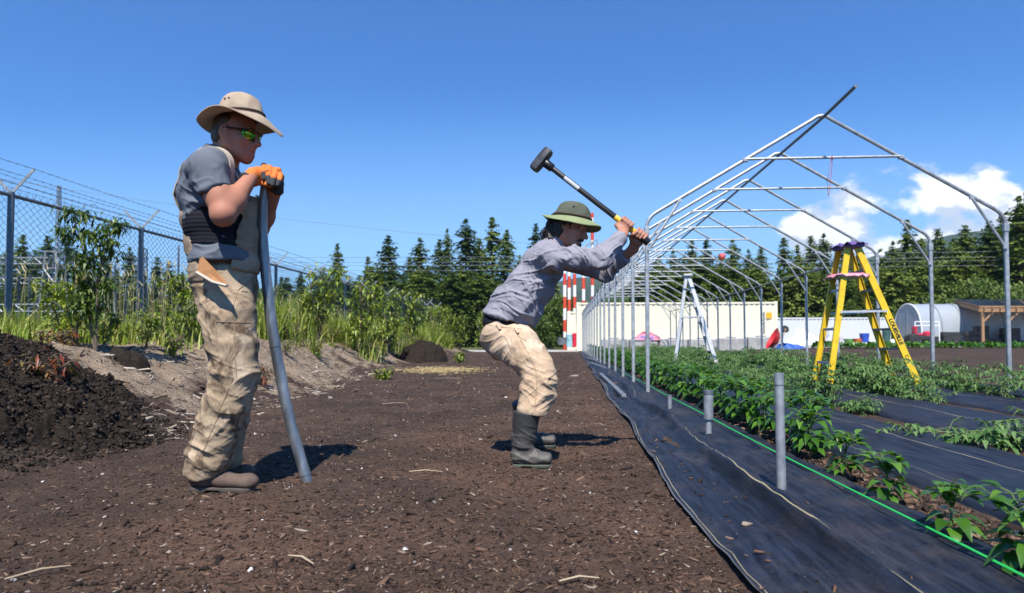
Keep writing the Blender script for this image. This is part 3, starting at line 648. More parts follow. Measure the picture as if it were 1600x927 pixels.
# ------------------------------------------------------------------ broadleaf trees, saplings and shrubs
def broad_proto(seed, h, r, n, ls, mt, stems=3, droop=.5):
    rs_ = random.Random(seed); st = MB(); fo = MB(); tips = []
    for k in range(stems):
        a = rs_.uniform(0, 6.28); p = Vector((0, 0, -.05)); pts = [p.copy()]; m = 6
        for i in range(m):
            p = p+Vector((math.cos(a)*r*.16*rs_.uniform(.2, 1.4)*(k > 0 or i > 2), math.sin(a)*r*.16*rs_.uniform(.2, 1.4)*(k > 0 or i > 2), h*.95/m*rs_.uniform(.75, 1.1))); pts.append(p.copy()); a += rs_.uniform(-.5, .5)
            if i >= 1:
                for q in range(3):
                    aa = rs_.uniform(0, 6.28); e = p+Vector((math.cos(aa), math.sin(aa), rs_.uniform(.1, .9)))*r*rs_.uniform(.25, .75)*(1.05-.09*i); st.tube([p, (p+e)/2+Vector((0, 0, .03)), e], [.006, .0045, .003], 4, cap=False); tips += [e, (p+e)/2, p.lerp(e, .75)]
        st.tube(pts, [.018*h/2.0+.004]+[.016*h/2*(1-.13*i)+.003 for i in range(m)], 6); tips += pts[2:]
    for i in range(n):
        b = rs_.choice(tips)+Vector((rs_.gauss(0, r*.09), rs_.gauss(0, r*.09), rs_.gauss(0, r*.10))); a = rs_.uniform(0, 6.28); el = rs_.uniform(-.7, .7)
        leaf(fo, b, (math.cos(a)*math.cos(el), math.sin(a)*math.cos(el), math.sin(el)), (0, 0, 1), ls*rs_.uniform(.7, 1.25), ls*rs_.uniform(.28, .42), droop*rs_.uniform(.5, 1.5), .2, 2)
    r_ = []
    for mb_, nm, m_ in ((st, 'stem', M_TWIG), (fo, 'foliage', mt)):
        me = bpy.data.meshes.new(nm); me.from_pydata([tuple(v) for v in mb_.v], [], mb_.f); me.materials.append(m_); r_.append((nm, me))
    return r_
M_TWIG = pmat('twig_bark', [(.10, .075, .05), (.17, .13, .09)], scale=12, rough=.9)
M_SAP = leafmat('sapling_leaf', [(.085, .15, .014), (.19, .26, .026), (.34, .37, .055)], rough=.4, trans=.3, spec=.45)
M_SAPD = leafmat('dark_sapling_leaf', [(.035, .075, .014), (.075, .13, .02), (.15, .20, .035)], rough=.4, trans=.3, spec=.45)
M_BRO = leafmat('alder_leaf', [(.060, .105, .02), (.10, .16, .03), (.16, .21, .05)], rough=.5, trans=.25, scale=.4)
SAPT = broad_proto(601, 2.0, .55, 1300, .13, M_SAPD, 2, .6); SAPS = [broad_proto(610+i, 1.5, .50, 560, .12, M_SAP, 3, .6) for i in range(3)]
BROP = [broad_proto(630+i, 6.0, 3.0, 2600, .55, M_BRO, 6, .4) for i in range(2)]
def onhz(px, Y): 
    x = at(px, 537, Y).x; return (x, Y, hz1(x, Y))
def sap(px, py, Y, label, group, proto, ph, wid=1.0):
    if px > 440: Y = min(46, max(9, (5.35+rs.uniform(-.45, .45))*1067/(876-px)))
    x, y, z = onhz(px, Y); h = max(.7, at(px, py, Y).z-z); s = h/ph
    inst('sapling', proto, (x, y, z), rs.uniform(0, 6.28), s*wid, label, 'sapling', group, 1/wid)
sap(150, 308, 6.15, 'tall leafy sapling in front of the fence sign, standing alone', None, SAPT, 2.05, .85)
sap(120, 440, 6.3, 'low leafy shrub at the foot of the tall lone sapling', None, SAPS[0], 1.5, 1.5)
for (px, py, Y, lb) in ((303, 420, 8.4, 'leafy shrub just behind the back of the standing man'), (497, 418, 11.5, 'leafy sapling with a pale bare stem right of the bent pipe'), (465, 446, 12.5, 'small leafy sapling close behind the bent pipe'), (560, 440, 13, None), (605, 450, 15, None), (640, 458, 17, None), (672, 470, 19, None), (720, 485, 23, None), (755, 492, 25, None), (790, 496, 30, None), (815, 500, 33, None), (695, 480, 13.2, None)):
    sap(px, py, Y, lb or 'leafy green sapling in the overgrown line along the fence', None if lb else 'saplings along the fence', SAPS[int(px) % 3], 1.5, 1.15)
for (px, py, Y, g, w) in ((1520, 440, 62, 1, 1.1), (1556, 452, 60, 1, 1.0), (1490, 470, 60, 1, 1.0), (1585, 455, 58, 1, 1), (838, 470, 60, 0, 1.3), (862, 478, 58, 0, 1.3), (818, 482, 56, 0, 1.3), (880, 492, 62, 0, 1.2), (795, 490, 52, 0, 1.3), (850, 500, 50, 0, 1.2), (1395, 488, 62, 1, .9), (955, 468, 66, 0, 1)):
    p = at(px, py, Y); s = (p.z)/6.0
    inst('broadleaf_tree', BROP[px % 2], (p.x, Y, 0), rs.uniform(0, 6.28), s*w, 'light green broadleaf tree behind the canopy on the right' if g else 'light green broadleaf bush at the end of the compost path', 'tree', 'broadleaf trees behind the canopy' if g else 'broadleaf bushes beyond the path end', 1/w)
# red and yellow low plants on the bank
M_REDL = leafmat('reddish_leaf', [(.20, .04, .02), (.22, .12, .03), (.10, .12, .02)], rough=.45, trans=.25)
def lowplant(px, py, Y, h, label, mt=M_REDL, n=90, ls=.08):
    x, y, z = onhz(px, Y); q = broad_proto(int(px), h, .2, n, ls, mt, 4, .6)
    inst('weed', q, (x, y, z), 0, 1, label, 'weed', None)
lowplant(62, 520, 4.35, .28, 'reddish leafy weed on top of the dark compost heap', n=130)
lowplant(410, 530, 8.2, .3, 'red leaved weed right behind the standing man\'s trousers')
lowplant(97, 495, 6.0, .16, 'small red weed stalk at the grass edge on the left')
lowplant(268, 505, 7.3, .25, 'yellow green weed at the grass edge behind the standing man', M_SAP)
lowplant(600, 560, 12.0, .22, 'bright green weed clump low on the bank beside the path', M_SAP, 160, .1)
lowplant(716, 545, 20, .35, 'yellow green weed clump right of the small compost mound', M_SAP, 160, .14)
WEED = [broad_proto(700+i, (.45, .6, .35)[i], (.28, .3, .26)[i], (150, 190, 120)[i], (.085, .11, .07)[i], M_SAP, 4, .5) for i in range(3)]
for i in range(64):
    y = rs.uniform(6.5, 30); xq = max(-2.5-.11*(y-3), -4.4)-rs.uniform(.75 if y > 9 else 1.5, 3.0); inst('weed', WEED[i % 3], (xq, y, hz1(xq, y)), rs.uniform(0, 6.28), rs.uniform(.6, 1.25)*(.55 if y < 9.5 else 1), 'leafy green weed growing among the grass on the bank', 'weed', 'weeds on the bank')
# ------------------------------------------------------------------ grass on the bank (nobody could count it)
M_GRASS = leafmat('grass_blades', [(.13, .20, .015), (.25, .33, .035), (.44, .41, .13)], rough=.5, trans=.35, scale=.8)
npr = np.random.RandomState(5); NG = 52000
gy = 4.3+(npr.rand(NG)**1.5)*31; xbg = np.maximum(-2.5-.11*(gy-3), -4.4); gx = xbg-1.25+.75*sstep(8, 12, gy)-np.abs(npr.randn(NG))*.2-npr.rand(NG)**.8*2.6
keep = (fbm(np.stack([gx*1.1, gy*.8, 0*gx], -1), 3, 61)+.30*sstep(1.3, 2.6, xbg-gx) > .06) & ((npr.rand(NG) < .42+.58*sstep(7.5, 10.5, gy)) & ((xbg-gx) > 1.2-.7*sstep(8, 12, gy)+.6*(gy < 7)+1.0*(gy < 5.5))); gx, gy = gx[keep], gy[keep]; n = len(gx)
gz = hz(gx, gy); gh_ = npr.uniform(.10, .46, n)*(1+.55*sstep(8.5, 12, gy))*(.75+.5*fbm(np.stack([gx*1.6, gy*1.2, 0*gx], -1), 2, 88))*(1+.7*sstep(8, 12, gy)*npr.rand(n)); th = npr.rand(n)*6.28; le = npr.uniform(.10, .95, n)*gh_; wd = npr.uniform(.004, .009, n)*(1+gy*.05)
dx, dy = np.cos(th), np.sin(th); sx, sy = -dy*wd, dx*wd; V = np.zeros((n, 5, 3)); 
V[:, 0] = np.stack([gx-sx, gy-sy, gz-.03], -1); V[:, 1] = np.stack([gx+sx, gy+sy, gz-.03], -1)
V[:, 2] = np.stack([gx+dx*le*.35+sx*.8, gy+dy*le*.35+sy*.8, gz+gh_*.6], -1); V[:, 3] = np.stack([gx+dx*le*.35-sx*.8, gy+dy*le*.35-sy*.8, gz+gh_*.6], -1); V[:, 4] = np.stack([gx+dx*le, gy+dy*le, gz+gh_], -1)
b = (np.arange(n)*5)[:, None]; F = np.concatenate([b+np.array([0, 1, 2]), b+np.array([0, 2, 3]), b+np.array([3, 2, 4])])
tag(npmesh('grass', V.reshape(-1, 3), F, M_GRASS), 'long green and yellowing grass growing along the top of the bank', 'grass', kind='stuff')
M_STRAW = leafmat('seed_heads', [(.38, .32, .13), (.50, .42, .21), (.60, .52, .30)], rough=.7, trans=.2)
m = MB()
for i in range(420):
    y = rs.uniform(6.5, 24); x = max(-2.5-.11*(y-3), -4.4)-rs.uniform(1.7, 3.4); z = hz1(x, y); h = rs.uniform(.55, .95); q = Vector((x+rs.uniform(-.12, .12), y, z+h))
    m.tube([(x, y, z), ((x+q.x)/2, y, z+h*.55), q], .0025, 3, cap=False); m.tube([q-Vector((0, 0, .0)), q+Vector((rs.uniform(-.04, .04), 0, .05)), q+Vector((rs.uniform(-.06, .06), 0, .11))], [.004, .009, .002], 4, cap=False)
tag(m.build('seed_grass', M_STRAW), 'straw coloured grass stalks with seed heads above the green grass', 'grass', kind='stuff')
# ================================================================== chain link fence
FX = at(15, 400, 7.84).x; FZT = at(15, 303, 7.84).z; FD = 2.6; FY0 = 7.84-2*FD
M_FENCE = pmat('fence_steel', [(.10, .125, .15), (.17, .195, .22)], scale=20, rough=.5, metal=.6)
M_WIRE = pmat('fence_wire', [(.085, .10, .115)], rough=.5, metal=.6)
fe = thing('chain_link_fence', (FX, FY0, 0), 'tall chain link fence with barbed wire on slanted arms running along the bank', 'fence')
NF = 14; FYE = FY0+FD*(NF-1)
ftz = lambda Y: FZT+.0035*(Y-7.84)
for i in range(NF):
    y = FY0+FD*i; m = MB(); m.tube([(FX, y, -.3), (FX, y, ftz(y)+.02)], .038, 10); ps = m.build('post', M_FENCE, fe, True)
    for sg in (-1, 1):
        m = MB(); m.beam((FX, y, ftz(y)), (FX+sg*.29, y, ftz(y)+.30), .035, .012, (0, 1, 0)); m.build('arm', M_ARM if 'M_ARM' in globals() else M_GALV, ps)
m = MB(); m.tube([(FX, FY0, ftz(FY0)-.02), (FX, FYE, ftz(FYE)-.02)], .024, 8); m.build('top_rail', M_FENCE, fe, True)
yb = FY0+FD*3.02; m = MB(); m.tube([(FX, yb, 1.12), (FX, yb+1.0, 1.12)], .02, 6); m.tube([(FX+.02, yb+1.0, -.2), (FX+.02, yb+1.0, ftz(yb)-.12)], .022, 6); m.build('brace_rail', M_GALV, fe, True)
zig = []; zf = []; pitch = .058; nseg = 46; zb_, r_ = .38, .0027
for j in range(int((FYE-FY0)/pitch)):
    y = FY0+j*pitch; zt = ftz(y)-.0; hh = (zt-zb_)/nseg
    pts = [(FX+(.004 if k % 2 else -.004), y+(pitch if ((k+j) % 2) else 0.0), zb_+k*hh) for k in range(nseg+1)]+[(FX, y+pitch*.4, zt+.05)]
    b = len(zig); np_ = len(pts)
    for (x_, y_, z_) in pts: zig += [(x_-r_, y_, z_), (x_+r_, y_+r_, z_), (x_+r_, y_-r_, z_)]
    for k in range(np_-1):
        for q in range(3): zf.append((b+k*3+q, b+k*3+(q+1) % 3, b+k*3+3+(q+1) % 3, b+k*3+3+q))
npmesh('chain_link', np.array(zig), np.array(zf), M_WIRE, fe)
for sg in (-1, 1):
    for f in (.35, .68, 1.0):
        m = MB(); pts = []
        for i in range(NF*4-3):
            y = FY0+FD*i/4; pts.append((FX+sg*.29*f, y, ftz(y)+.30*f-.012*math.sin(math.pi*(i % 4)/4)))
        m.tube(pts, .0028, 4)
        for k in range(int((FYE-FY0)/.13)):
            y = FY0+.13*k; q = Vector((FX+sg*.29*f, y, ftz(y)+.30*f-.006))
            for s2 in (-1, 1): m.tube([q-Vector((.012, s2*.004, .014*s2)), q+Vector((.012, s2*.004, .014*s2))], .002, 3, cap=False)
        m.build('barbed_wire', M_WIRE, fe)
sg = at(150, 440, 7.86+.35); M_SIGNY = pmat('sign_yellow', [(.75, .40, .02)], rough=.5); M_SIGNW = pmat('sign_white', [(.75, .75, .73)], rough=.5); M_SIGNR = pmat('sign_red', [(.50, .015, .03)], rough=.5)
sroot = thing('warning_sign', (FX+.06, sg.y, sg.z), 'yellow, white and red warning sign fixed to the fence behind the tall sapling', 'sign')
ya, yb_ = at(130, 440, 8.21).y, 8.21
yl = 7.84+FD*.42; yr = 7.84+FD*.60
zt_, zb2 = at(150, 425, 9.1).z, at(150, 462, 9.1).z
m = MB(); m.box((FX+.05, (yl+yr)/2, (zt_+zb2)/2), (.008, yr-yl, zt_-zb2)); m.build('panel', M_SIGNY, sroot)
m = MB(); ym = (yl+yr)/2; ht = zt_-zb2
m.add([(FX+.057, ym, zt_-.02), (FX+.057, yr-.02, zt_-.02), (FX+.057, yr-.02, zb2+ht*.3), (FX+.057, ym, zb2+ht*.3)], [(0, 3, 2, 1)]); m.build('white_field', M_SIGNW, sroot)
m = MB(); m.add([(FX+.060, yr-.02, zt_-.02), (FX+.060, ym+.06, zb2+ht*.3), (FX+.060, yr-.02, zb2+ht*.3)], [(0, 1, 2)]); m.build('red_triangle', M_SIGNR, sroot)
# ================================================================== substation
def lattice(name, x, y, z0, z1, w0, w1, nseg, label, cat, r=.035, mt=None):
    m = MB(); c = lambda k, f: Vector((x+(w0+(w1-w0)*f)/2*(1, -1, -1, 1)[k], y+(w0+(w1-w0)*f)/2*(1, 1, -1, -1)[k], z0+(z1-z0)*f))
    for k in range(4): m.tube([c(k, 0), c(k, 1)], r, 4)
    for s in range(nseg):
        f0, f1 = s/nseg, (s+1)/nseg
        for k in range(4):
            a, b = (k, (k+1) % 4) if s % 2 else ((k+1) % 4, k)
            m.tube([c(a, f0), c(b, f1)], r*.7, 4, cap=False); m.tube([c(k, f1), c((k+1) % 4, f1)], r*.7, 4, cap=False)
    return tag(m.build(name, mt or M_GALV), label, cat)
YS = 44.0
px2 = lambda px, py, Y=YS: at(px, py, Y)
a = px2(83, 500); t = px2(83, 394); lattice('lattice_column', a.x, YS, 0, t.z, 1.5, .75, 6, 'wide lattice steel column of the substation under the tall mast', 'steel column', .05)
a = px2(90, 395); t = px2(91, 291); lattice('lattice_mast', a.x, YS, px2(90, 396).z, t.z, .24, .18, 26, 'tall thin lattice mast rising above the fence', 'mast', .02, M_GALVD)
a = px2(221, 500, 30); t = px2(221, 389, 30); lattice('lattice_column', a.x, 30, 0, t.z, .36, .26, 12, 'slim lattice column beside the second fence post', 'steel column', .03, M_GALVD)
for (xa, xb_2, py, Y, lb) in ((-80, 76, 409, 46, 'upper lattice beam of the substation left of the column'), (-80, 160, 482, 38, 'lower lattice beam close to the ground of the substation'), (-80, 66, 440, 50, 'middle lattice beam of the substation')):
    a = px2(xa, py, Y); b = px2(xb_2, py, Y); m = MB(); h = .42; n = 14
    for dz in (-h/2, h/2): m.tube([(a.x, Y, a.z+dz), (b.x, Y, a.z+dz)], .04, 4)
    for k in range(n): 
        x0_, x1_ = a.x+(b.x-a.x)*k/n, a.x+(b.x-a.x)*(k+1)/n; s_g = 1 if k % 2 else -1
        m.tube([(x0_, Y, a.z-s_g*h/2), (x1_, Y, a.z+s_g*h/2)], .025, 4, cap=False)
    tag(m.build('lattice_beam', M_GALV), lb, 'steel beam')
for i, (px, pt) in enumerate(((8, 400), (28, 425), (45, 430), (58, 452), (120, 425), (178, 415), (180, 440), (196, 452))):
    Y = 40+i; a = px2(px, 505, Y); t = px2(px, pt, Y); rt = thing('insulator_post', (a.x, Y, 0), 'grey insulator post standing in the substation yard', 'insulator', 'substation insulator posts')
    m = MB(); m.tube([(a.x, Y, 0), (a.x, Y, t.z*.6)], .06, 6); m.build('support', M_GALV, rt)
    m = MB(); pr = []; z = t.z*.6
    while z < t.z: pr += [(.05, z), (.13, z+.04), (.05, z+.08)]; z += .12
    m.lathe(pr, (a.x, Y, 0), 8); m.build('insulator', M_GALVD, rt)
# ================================================================== power lines and marker balls
M_CABLE = pmat('cable', [(.22, .23, .23)], rough=.5, metal=.3)
for (pya, pyb, Y) in ((401, 400, 66), (408.5, 409, 66), (414, 413, 66), (422, 417, 66)):
    a = at(640, pya, Y); xa, xb_2 = -75, 95; m = MB(); n = 40
    m.tube([(xa+(xb_2-xa)*i/n, Y, a.z+(pya-pyb)*.02*i/n+1.6*(2*i/n-1)**2*.5-.15) for i in range(n+1)], .019, 4)
    tag(m.build('power_line', M_CABLE), 'grey power line strung across in front of the forest', 'power line', 'power lines in front of the forest')
a, b = at(-150, 255, 60), at(1000, 395, 64); m = MB(); m.tube([a.lerp(b, i/20)-Vector((0, 0, .9*math.sin(math.pi*i/20))) for i in range(21)], .016, 4); tag(m.build('power_line', M_CABLE), 'single thin wire crossing the open sky above the forest', 'power line')
for (px, py, Y, mt, lb, rr) in ((1128.5, 401, 65.9, pmat('red_ball', [(.62, .07, .05)], rough=.45), 'red marker ball hanging on a power line', .31), (1377, 399.3, 65.9, pmat('white_ball', [(.75, .75, .72)], rough=.45), 'white marker ball hanging on a power line', .31)):
    p = at(px, py, Y); m = MB(); m.lathe([(max(.001, rr*math.sin(math.pi*i/12)), rr*math.cos(math.pi*i/12)) for i in range(13)], p, 16); rt = thing('marker_ball', p, lb, 'marker ball')
    m.build('ball', mt, rt, True); m = MB(); m.lathe([(rr*1.02, -.012), (rr*1.04, 0), (rr*1.02, .012)], p, 16); m.build('seam', M_CABLE, rt)
# ================================================================== containers and yard
def paint(name, c, rust=.25):
    N = NT(name); pv = N.obj(); f = N.noise(1.5, 6, .65, pv); g = N.noise(9, 6, .7, N.scaled(pv, (1, 1, .25)))
    col = N.mix(f, tuple(x*.9 for x in c), c); k = N.ramp(g, [(.64, (0, 0, 0)), (.76, (1, 1, 1))])
    N.setb(Base_Color=N.mix(N.math('MULTIPLY', k, rust), col, (.20, .10, .05)), Roughness=.55); return N.m
M_CREAM = paint('cream_paint', (.80, .74, .56)); M_GREYW = paint('pale_grey_paint', (.56, .57, .55)); M_CONC = pmat('concrete', [(.26, .25, .23), (.36, .35, .33), (.44, .43, .41)], scale=3, rough=.9, bump=.2, bscale=30)
def container(x0, x1, Y, z0, H, mt, label, D=2.44):
    rt = thing('shipping_container', ((x0+x1)/2, Y, z0), label, 'container'); m = MB(); per = .28
    n = int((x1-x0-.3)/per); xa = x0+.15; w = (x1-x0-.3)/n; prof = []
    for k in range(n): prof += [(xa+w*k, 0), (xa+w*(k+.26), 0), (xa+w*(k+.5), .04), (xa+w*(k+.76), .04)]
    prof.append((x1-.15, 0)); vs = [(x, Y+.035+d, z) for x, d in prof for z in (z0+.16, z0+H-.1)]
    m.add(vs, [(2*k, 2*k+2, 2*k+3, 2*k+1) for k in range(len(prof)-1)])
    m.box(((x0+x1)/2, Y+D/2+.09, z0+H/2), (x1-x0-.12, D-.18, H-.08)); m.build('body', mt, rt)
    f = MB()
    for xx in (x0+.08, x1-.08):
        for yy_ in (Y+.08, Y+D-.08): f.box((xx, yy_, z0+H/2), (.16, .16, H-.24), bev=.01)
    for zz in (z0+.08, z0+H-.06):
        f.box(((x0+x1)/2, Y+.05, zz), (x1-x0-.36, .09, .14 if zz < z0+1 else .10)); f.box(((x0+x1)/2, Y+D-.05, zz), (x1-x0-.36, .09, .12))
        for xx in (x0+.05, x1-.05): f.box((xx, Y+D/2, zz), (.09, D-.36, .12))
    f.build('frame', mt, rt)
    for xx in (x0+.09, x1-.09):
        for yy_ in (Y+.09, Y+D-.09):
            for zz in (z0+.06, z0+H-.055): c = MB(); c.box((xx, yy_, zz), (.19, .19, .13), bev=.012); c.build('corner_casting', mt, rt)
    return rt
c1x0, c1x1 = at(901, 510, 39).x, at(1215.5, 510, 39).x; zc = hz1(6, 39)
H1 = at(1000, 473, 39).z-zc
rc = container(c1x0, c1x1, 39, zc+.02, H1, M_CREAM, 'long cream shipping container behind the far end of the bare frame')
m = MB(); px_ = at(1194, 505, 38.98)
for i in range(5): m.box((px_.x, 39.002, at(1194, 490+i*7, 39).z), (.10, .012, .16))
m.build('marking', M_CABLE, rc)
m = MB(); px_ = at(1202, 493, 38.98); m.box((px_.x, 39.0, px_.z), (.30, .012, .34)); m.build('sticker', M_SIGNY, rc)
zc2 = hz1(2, 45); xx = at(886.5, 510, 44).x; container(xx, xx+6.06, 44, zc2, at(890, 487, 44).z-zc2, M_CREAM, 'smaller cream shipping container peeking out behind the left end of the long one')
zc3 = hz1(20, 51); container(at(1210, 510, 51).x, at(1392, 510, 51).x, 51, zc3, at(1300, 496, 51).z-zc3, M_GREYW, 'pale grey shipping container to the right of the cream ones, behind the yellow ladder')
for i in range(6):
    x = at(1212, 540, 37.6).x-.78-1.56*i; m = MB(); zb3 = hz1(x, 37.6)
    m.box((x, 37.6, zb3+.33), (1.5, .7, .72), bev=.05); m.box((x, 37.6, zb3+.73), (.5, .25, .09), bev=.03); tag(m.build('concrete_block', M_CONC), 'grey concrete block in the row along the foot of the long cream container', 'concrete block', 'concrete blocks by the container')
M_POLR = pmat('signal_red', [(.52, .045, .02), (.60, .07, .03)], rough=.5); M_POLW = pmat('signal_white', [(.72, .72, .70)], rough=.5)
for (px, pt, Y, lb, seg0) in ((882.5, 410, 47, 'striped pole standing farthest left of the four low ones', 464), (889.5, 408, 47.4, 'second striped pole from the left, hidden at its foot by a container', 450), (898, 408, 47.8, 'third striped pole from the left, beside the bent man', 446), (912, 410, 48.2, 'striped pole between the left trio and the tallest one', 452), (926, 333, 48.6, 'tallest red and white striped pole, with a bracket arm at its top', 446)):
    p = at(px, 500, Y); zt = at(px, pt, Y).z; rt = thing('striped_pole', (p.x, Y, .2), lb, 'pole', None if pt < 400 else None); z = .2; k = 0
    zs = at(px, seg0, Y).z; L = .80; z = zs-L*math.ceil((zs-.2)/L); k = 0
    while z < zt:
        a, b = max(z, .15), min(z+L, zt)
        if b > a: m = MB(); m.tube([(p.x, Y, a), (p.x, Y, b)], .115, 12); m.build('band', M_POLR if k % 2 == 0 else M_POLW, rt, True)
        z += L; k += 1
    if pt < 400:
        a, b = at(912, 386, Y-.2), at(933, 374, Y-.2); m = MB(); m.tube([a, b, at(933, 387, Y-.2)], .05, 6); m.build('bracket_arm', M_GALVD, rt)
# hoop house
M_POLY = NT('poly_film'); N = M_POLY; N.setb(Base_Color=(.40, .44, .48), Roughness=.35)
tr = N.n('ShaderNodeBsdfTransparent'); mx = N.n('ShaderNodeMixShader'); mx.inputs[0].default_value = .78; N.t.links.new(tr.outputs[0], mx.inputs[1]); N.t.links.new(N.b.outputs[0], mx.inputs[2]); N.t.links.new(mx.outputs[0], N.out.inputs[0]); M_POLY = N.m
hb_ = at(1397, 525, 54); he = at(1441, 527, 50.5); hb_.z = he.z = hz1(25, 52); wv = he-hb_; wl = wv.length; wd_ = wv.normalized(); ax = Vector((-wd_.y, wd_.x, 0)); ax = ax if ax.x > 0 else -ax
hc = (hb_+he)/2; hh = at(1440, 475, 52).z-hc.z
rt = thing('hoop_house', hc, 'clear plastic covered hoop house beyond the bare soil', 'hoop house')
arch = lambda f, s=1.0: Vector((math.cos(math.pi*(1-f))*s*wl/2, 0, s*hh*math.sin(math.pi*f)**.62))
HL = 9.0; m = MB(); n = 20
vs = [hc+ax*(HL*j/6)+wd_*arch(i/n).x+Vector((0, 0, arch(i/n).z)) for j in range(7) for i in range(n+1)]
m.add(vs, [(j*(n+1)+i, j*(n+1)+i+1, (j+1)*(n+1)+i+1, (j+1)*(n+1)+i) for j in range(6) for i in range(n)]); m.build('film', M_POLY, rt, True)
m = MB(); m.add([hc+wd_*arch(i/n).x+Vector((0, 0, arch(i/n).z)) for i in range(n+1)], [tuple(range(n+1))]); m.build('end_wall', M_POLY, rt)
for j in range(7): m = MB(); m.tube([hc+ax*(HL*j/6)+wd_*arch(i/n, 1.006).x+Vector((0, 0, arch(i/n, 1.006).z)) for i in range(n+1)], .045, 6); m.build('hoop', M_POLW if j == 0 else M_GALV, rt, True)
for f in (.3, .5, .7): m = MB(); q = arch(f); m.tube([hc+wd_*q.x, hc+wd_*q.x+Vector((0, 0, q.z))], .03, 5); m.build('end_stud', M_GALV, rt)
# trailer and solar canopy
M_TRL = paint('trailer_white', (.62, .63, .63), .05); M_WOOD = pmat('timber', [(.24, .13, .065), (.36, .21, .11)], scale=4, rough=.8, stretch=(1, 1, 6)); M_SOLAR = pmat('solar_panel', [(.010, .014, .04), (.016, .022, .06)], scale=3, rough=.2); M_DARK = pmat('dark_metal', [(.012, .012, .013), (.03, .03, .03)], scale=6, rough=.6)
Yt = 52; a, b = at(1474, 525, Yt), at(1668, 525, Yt); zt0 = hz1(a.x+3, Yt); zh = at(1500, 483, Yt).z-zt0; xl = b.x-a.x
rt = thing('caravan', ((a.x+b.x)/2, Yt, zt0), 'white caravan parked under the solar canopy on the right', 'caravan')
m = MB(); pr = [(0, .55), (.35, .42), (xl, .42), (xl, zh), (.5, zh), (.12, zh*.82)]; k = len(pr)
m.add([(a.x+x, y_, zt0+z) for y_ in (Yt, Yt+2.4) for x, z in pr], [tuple(range(k)), tuple(range(2*k-1, k-1, -1))]+[(i, i+k, (i+1) % k+k, (i+1) % k) for i in range(k)]); m.build('body', M_TRL, rt)
for (x, z, w, h, nm) in ((5.9, 1.65, .75, .75, 'window'), (2.6, 1.75, .0, .0, ''), (4.4, 2.0, .6, .28, 'window'), (7.4, 1.35, .7, 1.7, 'door'), (10.2, 1.7, 1.3, .8, 'window')):
    if w: m = MB(); m.box((a.x+x-.9, Yt-.01, zt0+z), (w, .05, h), bev=.02); m.build(nm, M_DARK, rt)
for x in (3.4, 4.3): m = MB(); m.lathe([(.001, -.1), (.3, -.1), (.33, -.04), (.33, .04), (.3, .1), (.001, .1)], (a.x+x, Yt+.12, zt0+.33), 16, Matrix.Rotation(R(90), 3, 'X')); m.build('wheel', M_DARK, rt)
m = MB()
for (x0_, z0_, x1_, z1_) in ((.3, 1.9, 1.6, 1.95), (.2, 1.0, 3.4, .85), (2.6, 1.55, 4.0, 1.5), (4.2, .95, 6.4, .8)): m.beam((a.x+x0_, Yt-.006, zt0+z0_), (a.x+x1_, Yt-.006, zt0+z1_), .012, .09, (0, 1, 0))
m.build('stripe', M_CABLE, rt)
Yc = 47.5; cz = hz1(26, Yc); rt = thing('solar_canopy', (at(1560, 525, Yc).x, Yc, cz), 'timber canopy roofed with dark blue solar panels on the right', 'canopy')
fl = at(1530, 480.5, Yc); fr = at(1680, 480.5, Yc); bl = at(1489, 470.5, Yc+5.5); br_ = at(1700, 470.5, Yc+5.5)
m = MB(); m.add([fl, fr, br_, bl, fl+Vector((0, 0, .1)), fr+Vector((0, 0, .1)), br_+Vector((0, 0, .1)), bl+Vector((0, 0, .1))], [(0, 1, 2, 3), (7, 6, 5, 4), (0, 4, 5, 1), (1, 5, 6, 2), (2, 6, 7, 3), (3, 7, 4, 0)]); m.build('roof', M_WOOD, rt)
nrm = (fr-fl).cross(bl-fl).normalized(); up_ = Vector((0, 0, .12)); 
for i in range(6):
    for j in range(2):
        q = lambda u, v: fl.lerp(fr, u).lerp(bl.lerp(br_, u), v)+up_; m = MB(); e = .004
        m.add([q(i/6+e, j/2+.01), q((i+1)/6-e, j/2+.01), q((i+1)/6-e, (j+1)/2-.01), q(i/6+e, (j+1)/2-.01)], [(0, 1, 2, 3)]); m.build('solar_panel', M_SOLAR, rt)
m = MB(); m.beam(fl-Vector((0, -.1, .16)), fr-Vector((0, -.1, .16)), .12, .28); m.beam(fl-Vector((-.1, 0, .16)), bl-Vector((-.1, 0, .16)), .1, .24); m.build('beam', M_WOOD, rt)
for i in range(12):
    u = (i+.5)/12; m = MB(); q0 = fl.lerp(fr, u)-Vector((0, .25, .12)); q1 = bl.lerp(br_, u)-Vector((0, 0, .12)); m.beam(q0, q1, .06, .18); m.build('rafter', M_WOOD, rt)
for (px, Y_, tz) in ((1535.5, Yc+.15, fl.z-.3), (1575, Yc+.15, fl.z-.3), (1502, Yc+5.2, bl.z-.3), (1640, Yc+.15, fl.z-.3)):
    p = at(px, 520, Y_); m = MB(); m.box((p.x, Y_, (cz+tz)/2), (.16, .16, tz-cz), bev=.01); ps = m.build('post', M_WOOD, rt)
    m = MB(); m.beam((p.x, Y_, tz-.7), (p.x+.7, Y_, tz), .09, .09, (0, 1, 0)); m.build('brace', M_WOOD, ps)
